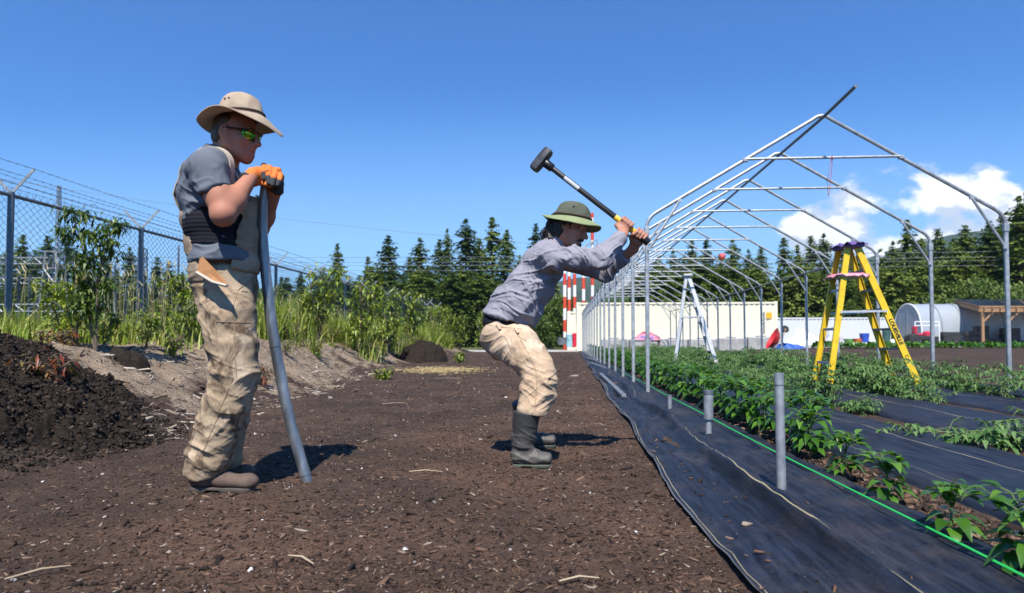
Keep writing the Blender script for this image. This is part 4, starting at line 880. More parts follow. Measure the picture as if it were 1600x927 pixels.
# small yard things
def tub(name, px, pb, w, h, Y, mt, label, cat, taper=1.15, lid=False):
    p = at(px, pb, Y); z = hz1(p.x, Y)-.0; z = max(z, at(px, pb, Y).z); r = w/2; rt = thing(name, (p.x, Y, z), label, cat); m = MB()
    m.lathe([(.001, 0), (r/taper, 0), (r, h), (r*1.06, h), (r*1.06, h*.95), (r*1.0, h*.94), (r*.94, h*.96), (r/taper*.9, .02), (.001, .02)], (p.x, Y, z), 20); m.build('tub', mt, rt)
    m = MB(); m.tube([(p.x-r*1.05, Y, z+h*.94), (p.x-r*.7, Y-r*.9, z+h*.6), (p.x+r*.7, Y-r*.9, z+h*.6), (p.x+r*1.05, Y, z+h*.94)], .012, 5); m.build('handle', M_DARK, rt)
    if lid: m = MB(); m.lathe([(.001, h+.08), (r, h+.05), (r*1.08, h), (r*1.02, h-.02)], (p.x, Y, z), 20); m.build('lid', mt, rt)
tub('bucket', 1350.5, 535, .58, .58, 46, pmat('blue_plastic', [(.02, .07, .42)], rough=.4), 'blue tub seen through the yellow ladder', 'bucket')
tub('tub', 1340, 536, .55, .28, 45.8, pmat('orange_plastic', [(.62, .12, .03)], rough=.5), 'low orange tub left of the blue tub', 'tub', 1.1)
tub('tub', 1326, 536, .6, .26, 45.8, pmat('green_plastic', [(.10, .26, .05)], rough=.5), 'low green tub left of the orange one', 'tub', 1.1)
tub('bin', 1385, 535, .5, .85, 46.2, pmat('dark_green_plastic', [(.04, .09, .075)], rough=.5), 'dark green bin right of the blue tub behind the ladder rail', 'bin', 1.1, True)
tub('bin', 892, 543, .55, .72, 40, pmat('teal_plastic', [(.30, .52, .55)], rough=.5), 'pale teal tub beside the left corner of the long container', 'bin', 1.1, True)
tub('fuel_can', 898.5, 542, .32, .72, 39.6, pmat('red_plastic', [(.55, .02, .05)], rough=.4), 'red can standing right of the pale teal tub', 'can', 1.02, True)
tub('crate', 880, 539, .7, .45, 42, M_GALVD, 'grey basket left of the pale teal tub', 'basket', 1.1)
M_WB = pmat('red_barrow', [(.50, .02, .025)], rough=.35)
p = at(1209, 544, 35.5); zb4 = max(hz1(p.x, 35.5), p.z); rt = thing('wheelbarrow', (p.x, 35.5, zb4), 'red wheelbarrow tipped up on its front beside the end of the container', 'wheelbarrow')
m = MB(); rim = []; T_ = Matrix.Rotation(R(-58), 3, 'Y') @ Matrix.Rotation(R(20), 3, 'Z'); cc_ = Vector((p.x, 35.5, zb4+.45))
pr = [(.12, -.26), (.34, -.14), (.48, .06), (.52, .10)]
m.lathe([(.001, -.28)]+pr, cc_, 18, T_ @ Matrix.Diagonal((1.25, .8, 1))); m.build('tray', M_WB, rt, True)
for sgn in (-1, 1): m = MB(); m.tube([cc_+T_ @ Vector((-1.0, sgn*.32, -.05)), cc_+T_ @ Vector((.2, sgn*.2, -.32)), cc_+T_ @ Vector((.85, sgn*.06, -.3))], .022, 6); m.build('handle', M_WOOD, rt)
m = MB(); m.lathe([(.05, -.05), (.17, -.05), (.2, 0), (.17, .05), (.05, .05)], cc_+T_ @ Vector((.85, 0, -.3)), 16, T_ @ Matrix.Rotation(R(90), 3, 'X')); m.build('wheel', M_DARK, rt)
def heap(name, x, y, w, d, h, mt, label, cat, seed, amp=.3, n=40, z0=None):
    u = np.linspace(-1, 1, n); A, B = np.meshgrid(u, u); rr = np.hypot(A, B); Pn = np.stack([A*2.2, B*2.2, 0*A+seed], -1).reshape(-1, 3)
    nz = fbm(Pn, 4, seed).reshape(A.shape); z = h*np.clip(1-rr**1.7, -.1, 1)*(1+amp*nz*2)+h*amp*.5*nz
    X, Y_ = x+A*w/2, y+B*d/2; Z = (hz(X, Y_) if z0 is None else z0)+np.where(rr < 1.02, z, -.15)-.02; ii = np.arange(A.size).reshape(A.shape)
    return tag(npmesh(name, np.stack([X, Y_, Z], -1).reshape(-1, 3), np.stack([ii[:-1, :-1], ii[:-1, 1:], ii[1:, 1:], ii[1:, :-1]], -1).reshape(-1, 4), mt, None, True), label, cat)
M_WTARP = pmat('white_sheet', [(.62, .63, .65), (.74, .74, .75)], scale=4, rough=.6); M_BTARP = pmat('blue_tarp', [(.02, .07, .30), (.04, .12, .42)], scale=4, rough=.5)
q = at(1252, 540, 38.2); heap('tarp', q.x, 38.2, 2.6, 1.6, .85, M_WTARP, 'heap of white plastic sheeting between the wheelbarrow and the yellow ladder', 'tarp', 3)
q = at(1300, 541, 38.8); heap('tarp', q.x, 38.8, 1.6, 1.2, .95, pmat('mixed_sheet', [(.03, .04, .08), (.5, .5, .52), (.2, .05, .05)], scale=3, rough=.6), 'pile of dark and pale sheeting behind the left legs of the yellow ladder', 'tarp', 5)
q = at(1231, 546, 36.4); heap('tarp', q.x, 36.4, 1.9, 1.0, .35, M_BTARP, 'blue tarpaulin lying right of the wheelbarrow', 'tarp', 8)
q = at(1405, 533, 47); heap('tarp', q.x, 47, 2.6, 1.5, .55, M_WTARP, 'white sheeting lying in front of the hoop house', 'tarp', 9)
q = at(1290, 546, 37.6); heap('gravel_mound', q.x, 37.6, 7.5, 1.6, .22, M_CONC, 'low pale gravel mound beyond the bare soil', 'gravel mound', 10)
for (px, pb, w, lb, mt) in ((1011, 527, 1.4, 'red and blue cloth bundle on the concrete blocks left of the silver ladder', pmat('cloth_bundle', [(.06, .10, .35), (.6, .25, .3), (.55, .05, .08)], scale=2.5, rough=.8)),):
    q = at(px, pb, 37.5); heap('bundle', q.x, 37.5, w, .6, .3, mt, lb, 'bundle', 12, z0=q.z)
# red garden tractor, pvc goal frame and dark clutter under the canopy
p = at(1437, 537, 44); zt1 = hz1(p.x, 44)+.1; rt = thing('garden_tractor', (p.x, 44, zt1), 'small red and black garden tractor in front of the hoop house', 'tractor')
M_TR = pmat('tractor_red', [(.50, .02, .05)], rough=.4)
m = MB(); m.box((p.x-.1, 44, zt1+.42), (1.2, .6, .28), bev=.05); m.build('chassis', M_DARK, rt); m = MB(); m.box((p.x+.5, 44, zt1+.62), (.55, .5, .42), bev=.1); m.build('hood', M_TR, rt); m = MB(); m.box((p.x-.3, 44, zt1+.85), (.14, .5, .6), bev=.05); m.box((p.x-.1, 44, zt1+.62), (.5, .5, .14), bev=.05); m.build('seat', M_TR, rt)
for dx_, r in ((-.45, .34), (.55, .24)):
    for sy_ in (-.36, .36): m = MB(); m.lathe([(.04, -.1), (r*.85, -.1), (r, -.05), (r, .05), (r*.85, .1), (.04, .1)], (p.x+dx_, 44+sy_, zt1+r), 16, Matrix.Rotation(R(90), 3, 'X')); m.build('wheel', M_DARK, rt)
a, b = at(1430, 530, 46), at(1468, 530, 46); zg = hz1(a.x, 46); zt2 = at(1440, 503, 46).z; rt = thing('pipe_frame', ((a.x+b.x)/2, 46, zg), 'white plastic pipe frame standing in front of the hoop house', 'pipe frame')
for (u, v) in (((a.x, 46, zg), (a.x, 46, zt2)), ((b.x, 46, zg), (b.x, 46, zt2)), ((a.x, 46, zt2), (b.x, 46, zt2)), ((a.x, 46, zt2-.25), (b.x, 46, zt2-.25)), ((a.x+.6, 46.3, zg), (a.x+1.1, 46, zt2-.3))): m = MB(); m.tube([u, v], .035, 6); m.build('tube', M_POLW, rt)
for i, (px, w, h, lb) in enumerate(((1484, 1.5, .95, 'dark covered machine left of the canopy posts'), (1467, .9, .7, 'dark low crate stack in front of the caravan nose'), (1525, 1.9, 1.0, 'dark workbench piled with gear between the canopy posts'), (1533, .9, 1.5, 'dark cabinet right behind the nearest canopy post'), (1551, 1.3, .55, 'dark pallet box right of the nearest canopy post'), (1580, 1.4, 1.2, 'dark shelf at the right edge under the canopy'))):
    Y = 48.6+.3*i; p = at(px, 532, Y); z = hz1(p.x, Y); r2 = random.Random(i); rt = thing('gear_stack', (p.x, Y, z), lb, 'gear')
    z0_ = 0
    for k in range(3):
        m = MB(); hh_ = h/3*r2.uniform(.8, 1.1); m.box((p.x+r2.uniform(-.1, .1), Y, z+z0_+hh_/2), (w*r2.uniform(.7, 1), .6*r2.uniform(.7, 1), hh_-.01), rotz(r2.uniform(-.2, .2)), .03); m.build('box', M_DARK, rt); z0_ += hh_
# row of leafy greens on the far side of the bare soil
m = MB(); r3 = random.Random(8)
for i in range(2600):
    x = r3.uniform(13.0, 30); y = 33+r3.random()*4.0; z = hz1(x, y)*1 if i % 9 == 0 else z
    a = r3.uniform(0, 6.28); el = r3.uniform(.2, 1.2); leaf(m, (x, y, z+r3.uniform(0, .12)), (math.cos(a)*math.cos(el), math.sin(a)*math.cos(el), math.sin(el)), (0, 0, 1), r3.uniform(.25, .5), r3.uniform(.14, .22), .3, .2, 2)
tag(m.build('leafy_greens', M_PEP), 'band of low bright leafy greens beyond the bare soil on the right', 'greens', kind='stuff')
# ================================================================== smooth body modelling: blended rounded forms meshed into one surface
def nv(a): return np.asarray(a, float)
class Form:
    def __init__(s): s.ops = []
    def _add(s, fn, lo, hi, k, sub): s.ops.append((fn, nv(lo)-k-.03, nv(hi)+k+.03, k, sub)); return s
    def cone(s, a, b, ra, rb=None, k=.02, sub=False):
        a, b = nv(a), nv(b); rb = ra if rb is None else rb; ab = b-a; L2 = max(1e-9, ab @ ab)
        def fn(P):
            t = np.clip(((P-a) @ ab)/L2, 0, 1); return np.linalg.norm(P-a-t[:, None]*ab, axis=1)-(ra+(rb-ra)*t)
        m = max(ra, rb); return s._add(fn, np.minimum(a, b)-m, np.maximum(a, b)+m, k, sub)
    def ecap(s, a, b, ra, rb, side, k=.03, sub=False, end=.6):
        """elliptical tapered capsule: ra, rb = (radius along side, radius across) at a and b"""
        a, b, side = nv(a), nv(b), nv(side); ax = b-a; L = max(1e-6, np.linalg.norm(ax)); ax = ax/L; side = side-ax*(side @ ax); side /= np.linalg.norm(side); ot = np.cross(ax, side)
        def fn(P):
            h = (P-a) @ ax; t = np.clip(h/L, 0, 1); q = P-a-(t*L)[:, None]*ax; ru = ra[0]+(rb[0]-ra[0])*t; rv = ra[1]+(rb[1]-ra[1])*t
            u, v, w = q @ side, q @ ot, q @ ax; rw = np.minimum(ru, rv)*end
            m = np.sqrt((u/ru)**2+(v/rv)**2+(w/rw)**2)+1e-6; l = np.sqrt(u*u+v*v+w*w)
            return np.where(m < .05, -np.minimum(ru, rv), l*(1-1/m))
        m = max(*ra, *rb); return s._add(fn, np.minimum(a, b)-m, np.maximum(a, b)+m, k, sub)
    def chain(s, pts, rads, side, k=.03, end=.6):
        for i in range(len(pts)-1): s.ecap(pts[i], pts[i+1], rads[i], rads[i+1], side, k, False, end)
        return s
    def ell(s, c, r, axes=None, k=.02, sub=False):
        c, r = nv(c), nv(r); A = np.eye(3) if axes is None else nv(axes)
        def fn(P):
            q = (P-c) @ A.T; m = np.sqrt(((q/r)**2).sum(1))+1e-6; l = np.linalg.norm(q, axis=1); return np.where(m < .05, -r.min(), l*(1-1/m))
        m = r.max(); return s._add(fn, c-m, c+m, k, sub)
    def halfspace(s, p, n, k=.004):
        """cut away everything on the side n points to"""
        p, n = nv(p), nv(n); n = n/np.linalg.norm(n)
        s.ops.append((lambda P: -((P-p) @ n), nv((-1e9,)*3), nv((1e9,)*3), k, True)); return s
    def cutbox(s, p, n, lo, hi, k=.004):
        p, n = nv(p), nv(n); n = n/np.linalg.norm(n); lo, hi = nv(lo), nv(hi)
        def fn(P):
            inside = ((P > lo) & (P < hi)).all(1); return np.where(inside, -((P-p) @ n), .5)
        s.ops.append((fn, lo, hi, k, True)); return s
    def val(s, P):
        d = np.full(len(P), .5)
        for fn, lo, hi, k, sub in s.ops:
            ix = np.nonzero(((P > lo) & (P < hi)).all(1))[0]
            if not len(ix): continue
            e = fn(P[ix]); c = d[ix]
            if sub:
                e = -e; h = np.maximum(k-np.abs(c-e), 0)/k; d[ix] = np.maximum(c, e)+h*h*k*.25
            else:
                h = np.maximum(k-np.abs(c-e), 0)/k; d[ix] = np.minimum(c, e)-h*h*k*.25
        return d
    def mesh(s, vox=.006, warp=None):
        los = [o[1] for o in s.ops if not o[4]]; his = [o[2] for o in s.ops if not o[4]]
        lo = np.min(los, 0)+.02; hi = np.max(his, 0)-.02; B = 4
        nb = np.ceil((hi-lo)/(vox*B)).astype(int)+1; n = nb*B
        gc = np.stack(np.meshgrid(*[lo[a]+(np.arange(nb[a])+.5)*vox*B for a in range(3)], indexing='ij'), -1).reshape(-1, 3)
        dc = s.val(gc); near = np.abs(dc) < vox*B*2.6+.012
        G = np.repeat(np.repeat(np.repeat(dc.reshape(nb).astype(np.float32), B, 0), B, 1), B, 2)
        bi = np.stack(np.unravel_index(np.nonzero(near)[0], nb), -1)*B
        off = np.stack(np.meshgrid(*[np.arange(B)]*3, indexing='ij'), -1).reshape(-1, 3)
        for st in range(0, len(bi), 6000):
            I = (bi[st:st+6000, None, :]+off[None]).reshape(-1, 3); P = lo+(I+.5)*vox
            v = s.val(P); 
            if warp is not None: v = v+warp(P)
            G[I[:, 0], I[:, 1], I[:, 2]] = v
        G[0] = G[-1] = .1; G[:, 0] = G[:, -1] = .1; G[:, :, 0] = G[:, :, -1] = .1
        ins = G < 0; c = [ins[i:n[0]-1+i, j:n[1]-1+j, k:n[2]-1+k] for i in (0, 1) for j in (0, 1) for k in (0, 1)]
        sm = sum(x.astype(np.int8) for x in c); cell = (sm > 0) & (sm < 8); ci = np.stack(np.nonzero(cell), -1)
        acc = np.zeros((len(ci), 3)); cnt = np.zeros(len(ci))
        for ax in range(3):
            o1, o2 = (ax+1) % 3, (ax+2) % 3
            for u in (0, 1):
                for w in (0, 1):
                    p = ci.copy(); p[:, o1] += u; p[:, o2] += w; q = p.copy(); q[:, ax] += 1
                    a = G[p[:, 0], p[:, 1], p[:, 2]]; b = G[q[:, 0], q[:, 1], q[:, 2]]; m = (a < 0) != (b < 0)
                    t = np.where(m, a/np.where(m, a-b, 1), 0); pt = p.astype(float); pt[:, ax] += t; acc[m] += pt[m]; cnt[m] += 1
        V = lo+(acc/cnt[:, None]+.5)*vox
        idm = np.full(cell.shape, -1, np.int64); idm[tuple(ci.T)] = np.arange(len(ci)); F = []
        for ax in range(3):
            o1, o2 = (ax+1) % 3, (ax+2) % 3; sl = [slice(None)]*3; s0 = [slice(0, k) for k in n]; s1 = [slice(0, k) for k in n]; s0[ax] = slice(0, n[ax]-1); s1[ax] = slice(1, n[ax])
            A, Bm = ins[tuple(s0)], ins[tuple(s1)]; e = np.stack(np.nonzero(A != Bm), -1)
            e = e[(e[:, o1] > 0) & (e[:, o2] > 0) & (e[:, o1] < n[o1]-1) & (e[:, o2] < n[o2]-1)]
            qs = []
            for du, dv in ((1, 1), (0, 1), (0, 0), (1, 0)):
                p = e.copy(); p[:, o1] -= du; p[:, o2] -= dv; qs.append(idm[tuple(p.T)])
            q = np.stack(qs, -1); fl = A[tuple(e.T)]; q[~fl] = q[~fl][:, ::-1]; F.append(q)
        F = np.concatenate(F); F = F[(F >= 0).all(1)]
        return V, F
def vnormals(V, F):
    fn = np.cross(V[F[:, 2]]-V[F[:, 0]], V[F[:, 3]]-V[F[:, 1]]); N_ = np.zeros_like(V)
    for k in range(4): np.add.at(N_, F[:, k], fn)
    return N_/(np.linalg.norm(N_, axis=1)[:, None]+1e-12)
def relax(V, F, it=2, lam=.5):
    for _ in range(it):
        S = np.zeros_like(V); C = np.zeros(len(V))
        for k in range(4):
            a, b = F[:, k], F[:, (k+1) % 4]
            np.add.at(S, a, V[b]); np.add.at(C, a, 1); np.add.at(S, b, V[a]); np.add.at(C, b, 1)
        V = V+lam*(S/np.maximum(C, 1)[:, None]-V)
    return V
def crease(P, c, r, d, lam, amp, seed=0):
    """cloth folds around point c: irregular sharp ridges crossing direction d, about lam apart"""
    c, d = nv(c), nv(d); d = d/np.linalg.norm(d); q = P-c; w = np.exp(-(np.linalg.norm(q, axis=1)/r)**2)
    e1 = np.cross(d, (.31, .87, .2)); e1 /= np.linalg.norm(e1); e2 = np.cross(d, e1); wob = .55*lam*pn(P*8, seed+5)
    a = np.stack([(q @ d+wob)/(lam*1.25), (q @ e1)/(lam*5.5), (q @ e2)/(lam*5.5)], -1)
    f_ = lambda n: np.clip(1-2.6*np.abs(n), 0, 1)**1.6
    return amp*w*(1.5*f_(pn(a+seed*3.1, seed))+.6*f_(pn(a*1.8+7, seed+1))-.62)
def cloth(form, vox, folds=(), base=.002, seed=0, smooth=2):
    V, F = form.mesh(vox); V = relax(V, F, smooth); N_ = vnormals(V, F)
    d = base*fbm(V*np.array([9, 9, 6]), 3, seed)*2
    for (c, r, dr, lam, amp) in folds: d = d+crease(V, c, r, dr, lam, amp, seed)
    return V+N_*d[:, None], F
def basis(fwd, up):
    f = nv(fwd)/np.linalg.norm(fwd); u = nv(up); u = u-f*(u @ f); u /= np.linalg.norm(u); return f, u, np.cross(f, u)   # S = right-hand side
def head(fm, c, fwd, up, sc=1.0, mouth=.0):
    f, u, s = basis(fwd, up); A = np.stack([f, s, u]); L = lambda a, b, d: c+(f*a+s*b+u*d)*sc
    E = lambda p, r, k=.02, sub=False: fm.ell(L(*p), nv(r)*sc, A, k, sub)
    C = lambda p, q, r1, r2, k=.015, sub=False: fm.cone(L(*p), L(*q), r1*sc, r2*sc, k, sub)
    E((-.012, 0, .042), (.098, .076, .085)); E((.035, 0, -.02), (.060, .062, .085), .03)
    for q in (-1, 1):
        C((-.005, q*.055, -.055), (.070, q*.020, -.098), .020, .018, .03); C((-.005, q*.058, -.02), (-.005, q*.055, -.058), .022, .020, .03)
        E((.062, q*.042, -.022), (.030, .026, .024), .025)
        E((.096, q*.033, .012), (.020, .020, .013), .012, True); E((.082, q*.032, .010), (.014, .015, .013), .004)
        C((.090, q*.048, .030), (.097, q*.014, .026), .010, .012, .012)
        E((.100, q*.012, -.030), (.012, .009, .009), .008)
        E((-.016, q*.080, .0), (.025, .012, .036), .006); E((-.010, q*.093, .002), (.012, .007, .020), .005, True)
    C((.093, 0, .022), (.122, 0, -.022), .0105, .0125, .010); E((.126, 0, -.027), (.0125, .0125, .011), .007)
    C((.089, 0, -.045), (.094, 0, -.046), .016, .016, .02)
    C((.088, -.020, -.057), (.088, .020, -.057), .0075, .0075, .006); C((.098, -.006, -.055), (.098, .006, -.055), .0075, .0075, .008)
    C((.090, -.016, -.072-mouth), (.090, .016, -.072-mouth), .009, .009, .006)
    C((.102, -.018, -.0645-mouth/2), (.102, .018, -.0645-mouth/2), .0045+mouth*.4, .0045+mouth*.4, .003, True)
    E((.076, 0, -.096-mouth), (.020, .022, .016), .02); E((.06, 0, -.075), (.035, .045, .035), .03)
    return L, f, u, s
def mitt(fm, wrist, palm, kn, across, flist, r=.0095, pr=(.042, .016), wr=(.030, .022), k=.008):
    """hand: palm from wrist to the knuckle row kn (centre), across = unit vector along the knuckles; flist = finger joint chains"""
    fm.ecap(wrist, palm, wr, (pr[0], pr[1]*1.2), across, .02); fm.ecap(palm, kn, pr, (pr[0]*.95, pr[1]*.8), across, .015)
    for ch in flist:
        n = len(ch)-1
        for i in range(n): fm.cone(ch[i], ch[i+1], r*(1.08-.10*i), r*(1.0-.10*i), k)
def grip_hand(fm, c, H, D, wrist, side_sign, rh=.017, r=.0093, a0=55, sweep=(58, 62, 62, 40), spread=.0205, thumb=True):
    """hand closed round a bar: c on the bar axis, H along the bar towards the little finger, D from the bar to the palm"""
    H = nv(H)/np.linalg.norm(H); D = nv(D); D = D-H*(D @ H); D /= np.linalg.norm(D); E = np.cross(H, D)*side_sign; c = nv(c)
    pt = lambda a, rad, o: c+H*o+(D*np.cos(np.radians(a))+E*np.sin(np.radians(a)))*rad
    R1 = rh+r*1.0
    pc = c+D*(rh+.017); kn = pt(a0, R1+.010, 0)
    fm.ecap(wrist, pc-E*.018, (.029, .021), (.038, .018), H, .02); fm.ecap(pc-E*.018, kn, (.042, .018), (.041, .013), H, .016)
    tips = []
    for i, o in enumerate((-1.5, -.5, .5, 1.5)):
        o = o*spread; a = a0; ln = (1, 1.06, 1.0, .85)[i]; P = [pt(a0-12, R1+.012, o)]
        for q, sw in enumerate(sweep[:3]): a += sw*ln; P.append(pt(a, R1+(.006 if q == 0 else 0), o*(1-.05*q)))
        for q in range(3): fm.cone(P[q], P[q+1], r*(1.1-.09*q), r*(1.02-.10*q), .004)
        fm.ell(P[0], (r*1.25,)*3, None, .006); tips.append(P)
    if thumb:
        b = pc-E*.024-H*.030; P = [b, pt(-55, R1+.008, -.040), pt(-115, R1+.001, -.036), pt(-165, R1, -.028)]
        fm.cone(P[0], P[1], .016, .0125, .014); fm.cone(P[1], P[2], .0125, .011, .005); fm.cone(P[2], P[3], .011, .0095, .004)
    return tips
def hat_brim(c, f, u, s, rin, rout_f, rout_s, zfun, n=72, m=7, th=.004):
    vs = []; 
    for lay in (0, 1):
        for j in range(m+1):
            for i in range(n):
                a = 2*math.pi*i/n; q = j/m; rf = rin[0]+(rout_f-rin[0])*q; rs_ = rin[1]+(rout_s-rin[1])*q
                vs.append(c+f*(rf*math.cos(a))+s*(rs_*math.sin(a))+u*(zfun(a, q)-lay*th))
    o = (m+1)*n; fs = []
    for j in range(m):
        for i in range(n):
            i2 = (i+1) % n; fs.append((j*n+i, (j+1)*n+i, (j+1)*n+i2, j*n+i2)); fs.append((o+j*n+i, o+j*n+i2, o+(j+1)*n+i2, o+(j+1)*n+i))
    for i in range(n): i2 = (i+1) % n; fs.append((m*n+i, o+m*n+i, o+m*n+i2, m*n+i2))
    return vs, fs
# ================================================================== the two workers
def skin(name, tone):
    N = NT(name); v = N.pos(); f = N.noise(22, 4, .6, v); g = N.noise(160, 3, .6, v)
    N.setb(Base_Color=N.mix(N.math('MULTIPLY', N.noise(70, 4, .7, v), .55), N.mix(f, tuple(t*.72 for t in tone), (tone[0]*1.12, tone[1]*1.0, tone[2]*.98)), (tone[0]*.85, tone[1]*.62, tone[2]*.55), ), Roughness=.62); N.b.inputs['Specular IOR Level'].default_value = .3; N.b.inputs['Subsurface Weight'].default_value = .08; N.b.inputs['Subsurface Radius'].default_value = (.01, .004, .002)
    N.bump(g, .12, .001); return N.m
def clothmat(name, c1, c2, dirt=None, dscale=7, damt=.8, rough=.85, weave=.25, wv=900, dlo=.50, dhi=.66, pale=None):
    N = NT(name); v = N.pos(); f = N.noise(14, 5, .6, v); c = N.mix(f, c1, c2)
    if pale: c = N.mix(N.math('MULTIPLY', N.ramp(N.noise(5.5, 5, .6, v, .8), [(.48, (0, 0, 0)), (.66, (1, 1, 1))]), .8), c, pale)
    if dirt: c = N.mix(N.math('MULTIPLY', N.ramp(N.noise(dscale, 6, .66, v, .7), [(dlo, (0, 0, 0)), (dhi, (1, 1, 1))]), damt), c, dirt)
    N.setb(Base_Color=c, Roughness=rough); N.b.inputs['Specular IOR Level'].default_value = .2
    N.bump(N.math('ADD', N.noise(wv, 2, .5, v), N.math('MULTIPLY', N.noise(60, 5, .6, v), 1.2)), weave, .0025); return N.m
M_SK1 = skin('tanned_skin', (.46, .225, .145)); M_SK2 = skin('fair_skin', (.47, .245, .165))
M_OVER = clothmat('canvas_overalls', (.30, .215, .135), (.40, .30, .195), (.070, .042, .025), 7.5, .82, pale=(.48, .375, .26), dlo=.485, dhi=.60, weave=.4)
M_BIB = clothmat('canvas_bib', (.27, .195, .125), (.36, .27, .18), (.11, .073, .048), 6.0, .75, pale=(.43, .335, .235), dlo=.46, dhi=.68, weave=.45); M_SEAM = clothmat('seam_thread', (.25, .18, .115), (.33, .245, .16)); M_OVIN = clothmat('overall_lining', (.36, .17, .07), (.44, .22, .10)); M_STRAP = clothmat('strap_webbing', (.42, .36, .28), (.55, .48, .38))
M_TEE = clothmat('grey_tshirt', (.105, .118, .142), (.15, .165, .19), (.065, .07, .085), 5, .5); M_BRACE = clothmat('black_brace', (.008, .008, .012), (.016, .016, .022), wv=300, weave=.5)
M_HAT1 = clothmat('khaki_hat', (.36, .27, .185), (.46, .36, .26), (.22, .16, .11), 9, .5); M_HATB = pmat('brown_cord', [(.06, .035, .022)], rough=.7)
M_GLO = clothmat('orange_glove', (.62, .16, .035), (.72, .22, .06), wv=500); M_GLG = clothmat('grey_glove_coating', (.035, .038, .042), (.085, .09, .095), wv=400, weave=.5)
M_BOOT = clothmat('leather_boot', (.085, .058, .044), (.15, .105, .08), (.20, .15, .115), 10, .6, rough=.7); M_SOLE = pmat('boot_sole', [(.05, .04, .032), (.10, .08, .065)], scale=30, rough=.85)
M_LENS = NT('mirror_lens'); N = M_LENS; N.setb(Base_Color=N.ramp(N.noise(14, 2, .5, N.pos()), [(.35, (.02, .12, .02)), (.55, (.10, .42, .04)), (.7, (.45, .50, .05))]), Roughness=.08); N.b.inputs['Metallic'].default_value = .85; M_LENS = N.m
M_BLACKP = pmat('black_plastic', [(.010, .010, .011)], rough=.35); M_HAIR = pmat('dark_hair', [(.008, .006, .005), (.030, .020, .014)], scale=60, rough=.55, stretch=(1, 1, .25), bump=.5, bscale=140, bdist=.004)
M_SH2 = clothmat('grey_work_shirt', (.235, .225, .26), (.285, .275, .31), weave=.15); M_PANT2 = clothmat('tan_jeans', (.45, .315, .20), (.54, .39, .26), (.30, .20, .125), 9, .5, pale=(.66, .51, .37)); M_STITCH = pmat('stitching', [(.36, .25, .16)], rough=.8)
M_HAT2 = clothmat('olive_hat', (.20, .235, .115), (.27, .31, .16), weave=.6, wv=350); M_HAT2M = clothmat('hat_mesh', (.075, .082, .058), (.13, .14, .10), weave=.9, wv=260)
def rubber():
    N = NT('rubber_boot'); v = N.pos(); z = N.n('ShaderNodeSeparateXYZ'); N.set(z.inputs[0], v); f = N.noise(12, 5, .6, v)
    k = N.ramp(N.math('ADD', z.outputs[2], N.math('MULTIPLY', f, .16)), [(.14, (1, 1, 1)), (.30, (0, 0, 0))])
    N.setb(Base_Color=N.mix(k, N.mix(f, (.022, .023, .022), (.040, .040, .037)), N.mix(f, (.070, .062, .052), (.11, .098, .084))), Roughness=.62); N.bump(N.noise(70, 5, .6, v), .1, .003); return N.m
M_RUB = rubber(); M_RSOLE = pmat('green_sole', [(.045, .052, .036), (.085, .10, .07)], scale=20, rough=.7)
from mathutils.bvhtree import BVHTree
LAST = None
def on_mesh(tree, pts, off):
    out = []
    for p in pts:
        q, n_, i_, d_ = tree.find_nearest(Vector(p)); out.append(A3(q+n_*off))
    return out
def near_side(tree, pts, off):
    out = []
    for p in pts:
        q, n_, i_, d_ = tree.ray_cast(Vector((p[0], p[1]-.6, p[2])), Vector((0, 1, 0)))
        if q: out.append(A3(q+n_*off))
    return out
A3 = lambda v: np.array(v, float)
def fmesh(name, form, vox, mt, parent, folds=(), base=.0, smooth=1, seed=0):
    global LAST
    V, F = cloth(form, vox, folds, base, seed, smooth); LAST = BVHTree.FromPolygons(V.tolist(), F.tolist()); return npmesh(name, V, F, mt, parent, True)
UPZ = A3((0, 0, 1)); SIDE = A3((0, 1, 0)); CAMD = A3((0, -1, 0))
# ------------------------------------------------------------------ standing man
g1 = gnd(345, 769, hz1(-1.6, 3.15)); YN = g1.y; YB = YN+.12
p1 = lambda px, py, dy=0.0: A3(at(px, py, YB+dy))
man1 = thing('person', (g1.x, YB, hz1(g1.x, YB)), 'standing person in khaki hat and dirty tan overalls, gloved hands on a bent pipe', 'person')
bd = Form(); hc1 = p1(369, 213); f1 = A3((.98, -.10, -.17)); L1, hf, hu, hs = head(bd, hc1, f1, A3((.12, 0, 1)), 1.0, .012)
bd.ecap(L1(-.03, 0, -.05), p1(343, 250), (.056, .062), (.066, .072), SIDE, .03)
bd.chain([p1(340, 255), p1(336, 285), p1(343, 360), p1(352, 420), p1(353, 450)], [(.15, .08), (.155, .10), (.13, .10), (.12, .09), (.11, .08)], SIDE, .05)
sh = p1(325, 264, -.185); el = p1(350, 334, -.235); wr = p1(391, 279, -.085); sh2 = p1(328, 264, .185); el2 = p1(404, 356, .20); wr2 = p1(428, 303, .05)
for a, b, c in ((sh, el, wr), (sh2, el2, wr2)):
    bd.cone(a, b, .056, .050, .03); m_ = a+(b-a)*.62; bd.ell(m_+A3((.008, 0, .004)), (.058, .054, .060), None, .04); bd.cone(b, b+(c-b)*.35, .046, .050, .025); bd.cone(b+(c-b)*.3, c, .050, .032, .03); bd.ell(b+A3((-.012, 0, -.008)), (.042, .042, .042), None, .03)
legs1 = []
bd.chain([p1(352, 456, -.055), p1(369, 588, -.11), p1(318, 735, -.12)], [(.07, .075), (.052, .052), (.042, .042)], SIDE); bd.chain([p1(352, 456, .06), p1(369, 590, .12), p1(346, 716, .13)], [(.07, .075), (.052, .052), (.042, .042)], SIDE)
fmesh('body', bd, .0048, M_SK1, man1, smooth=1)
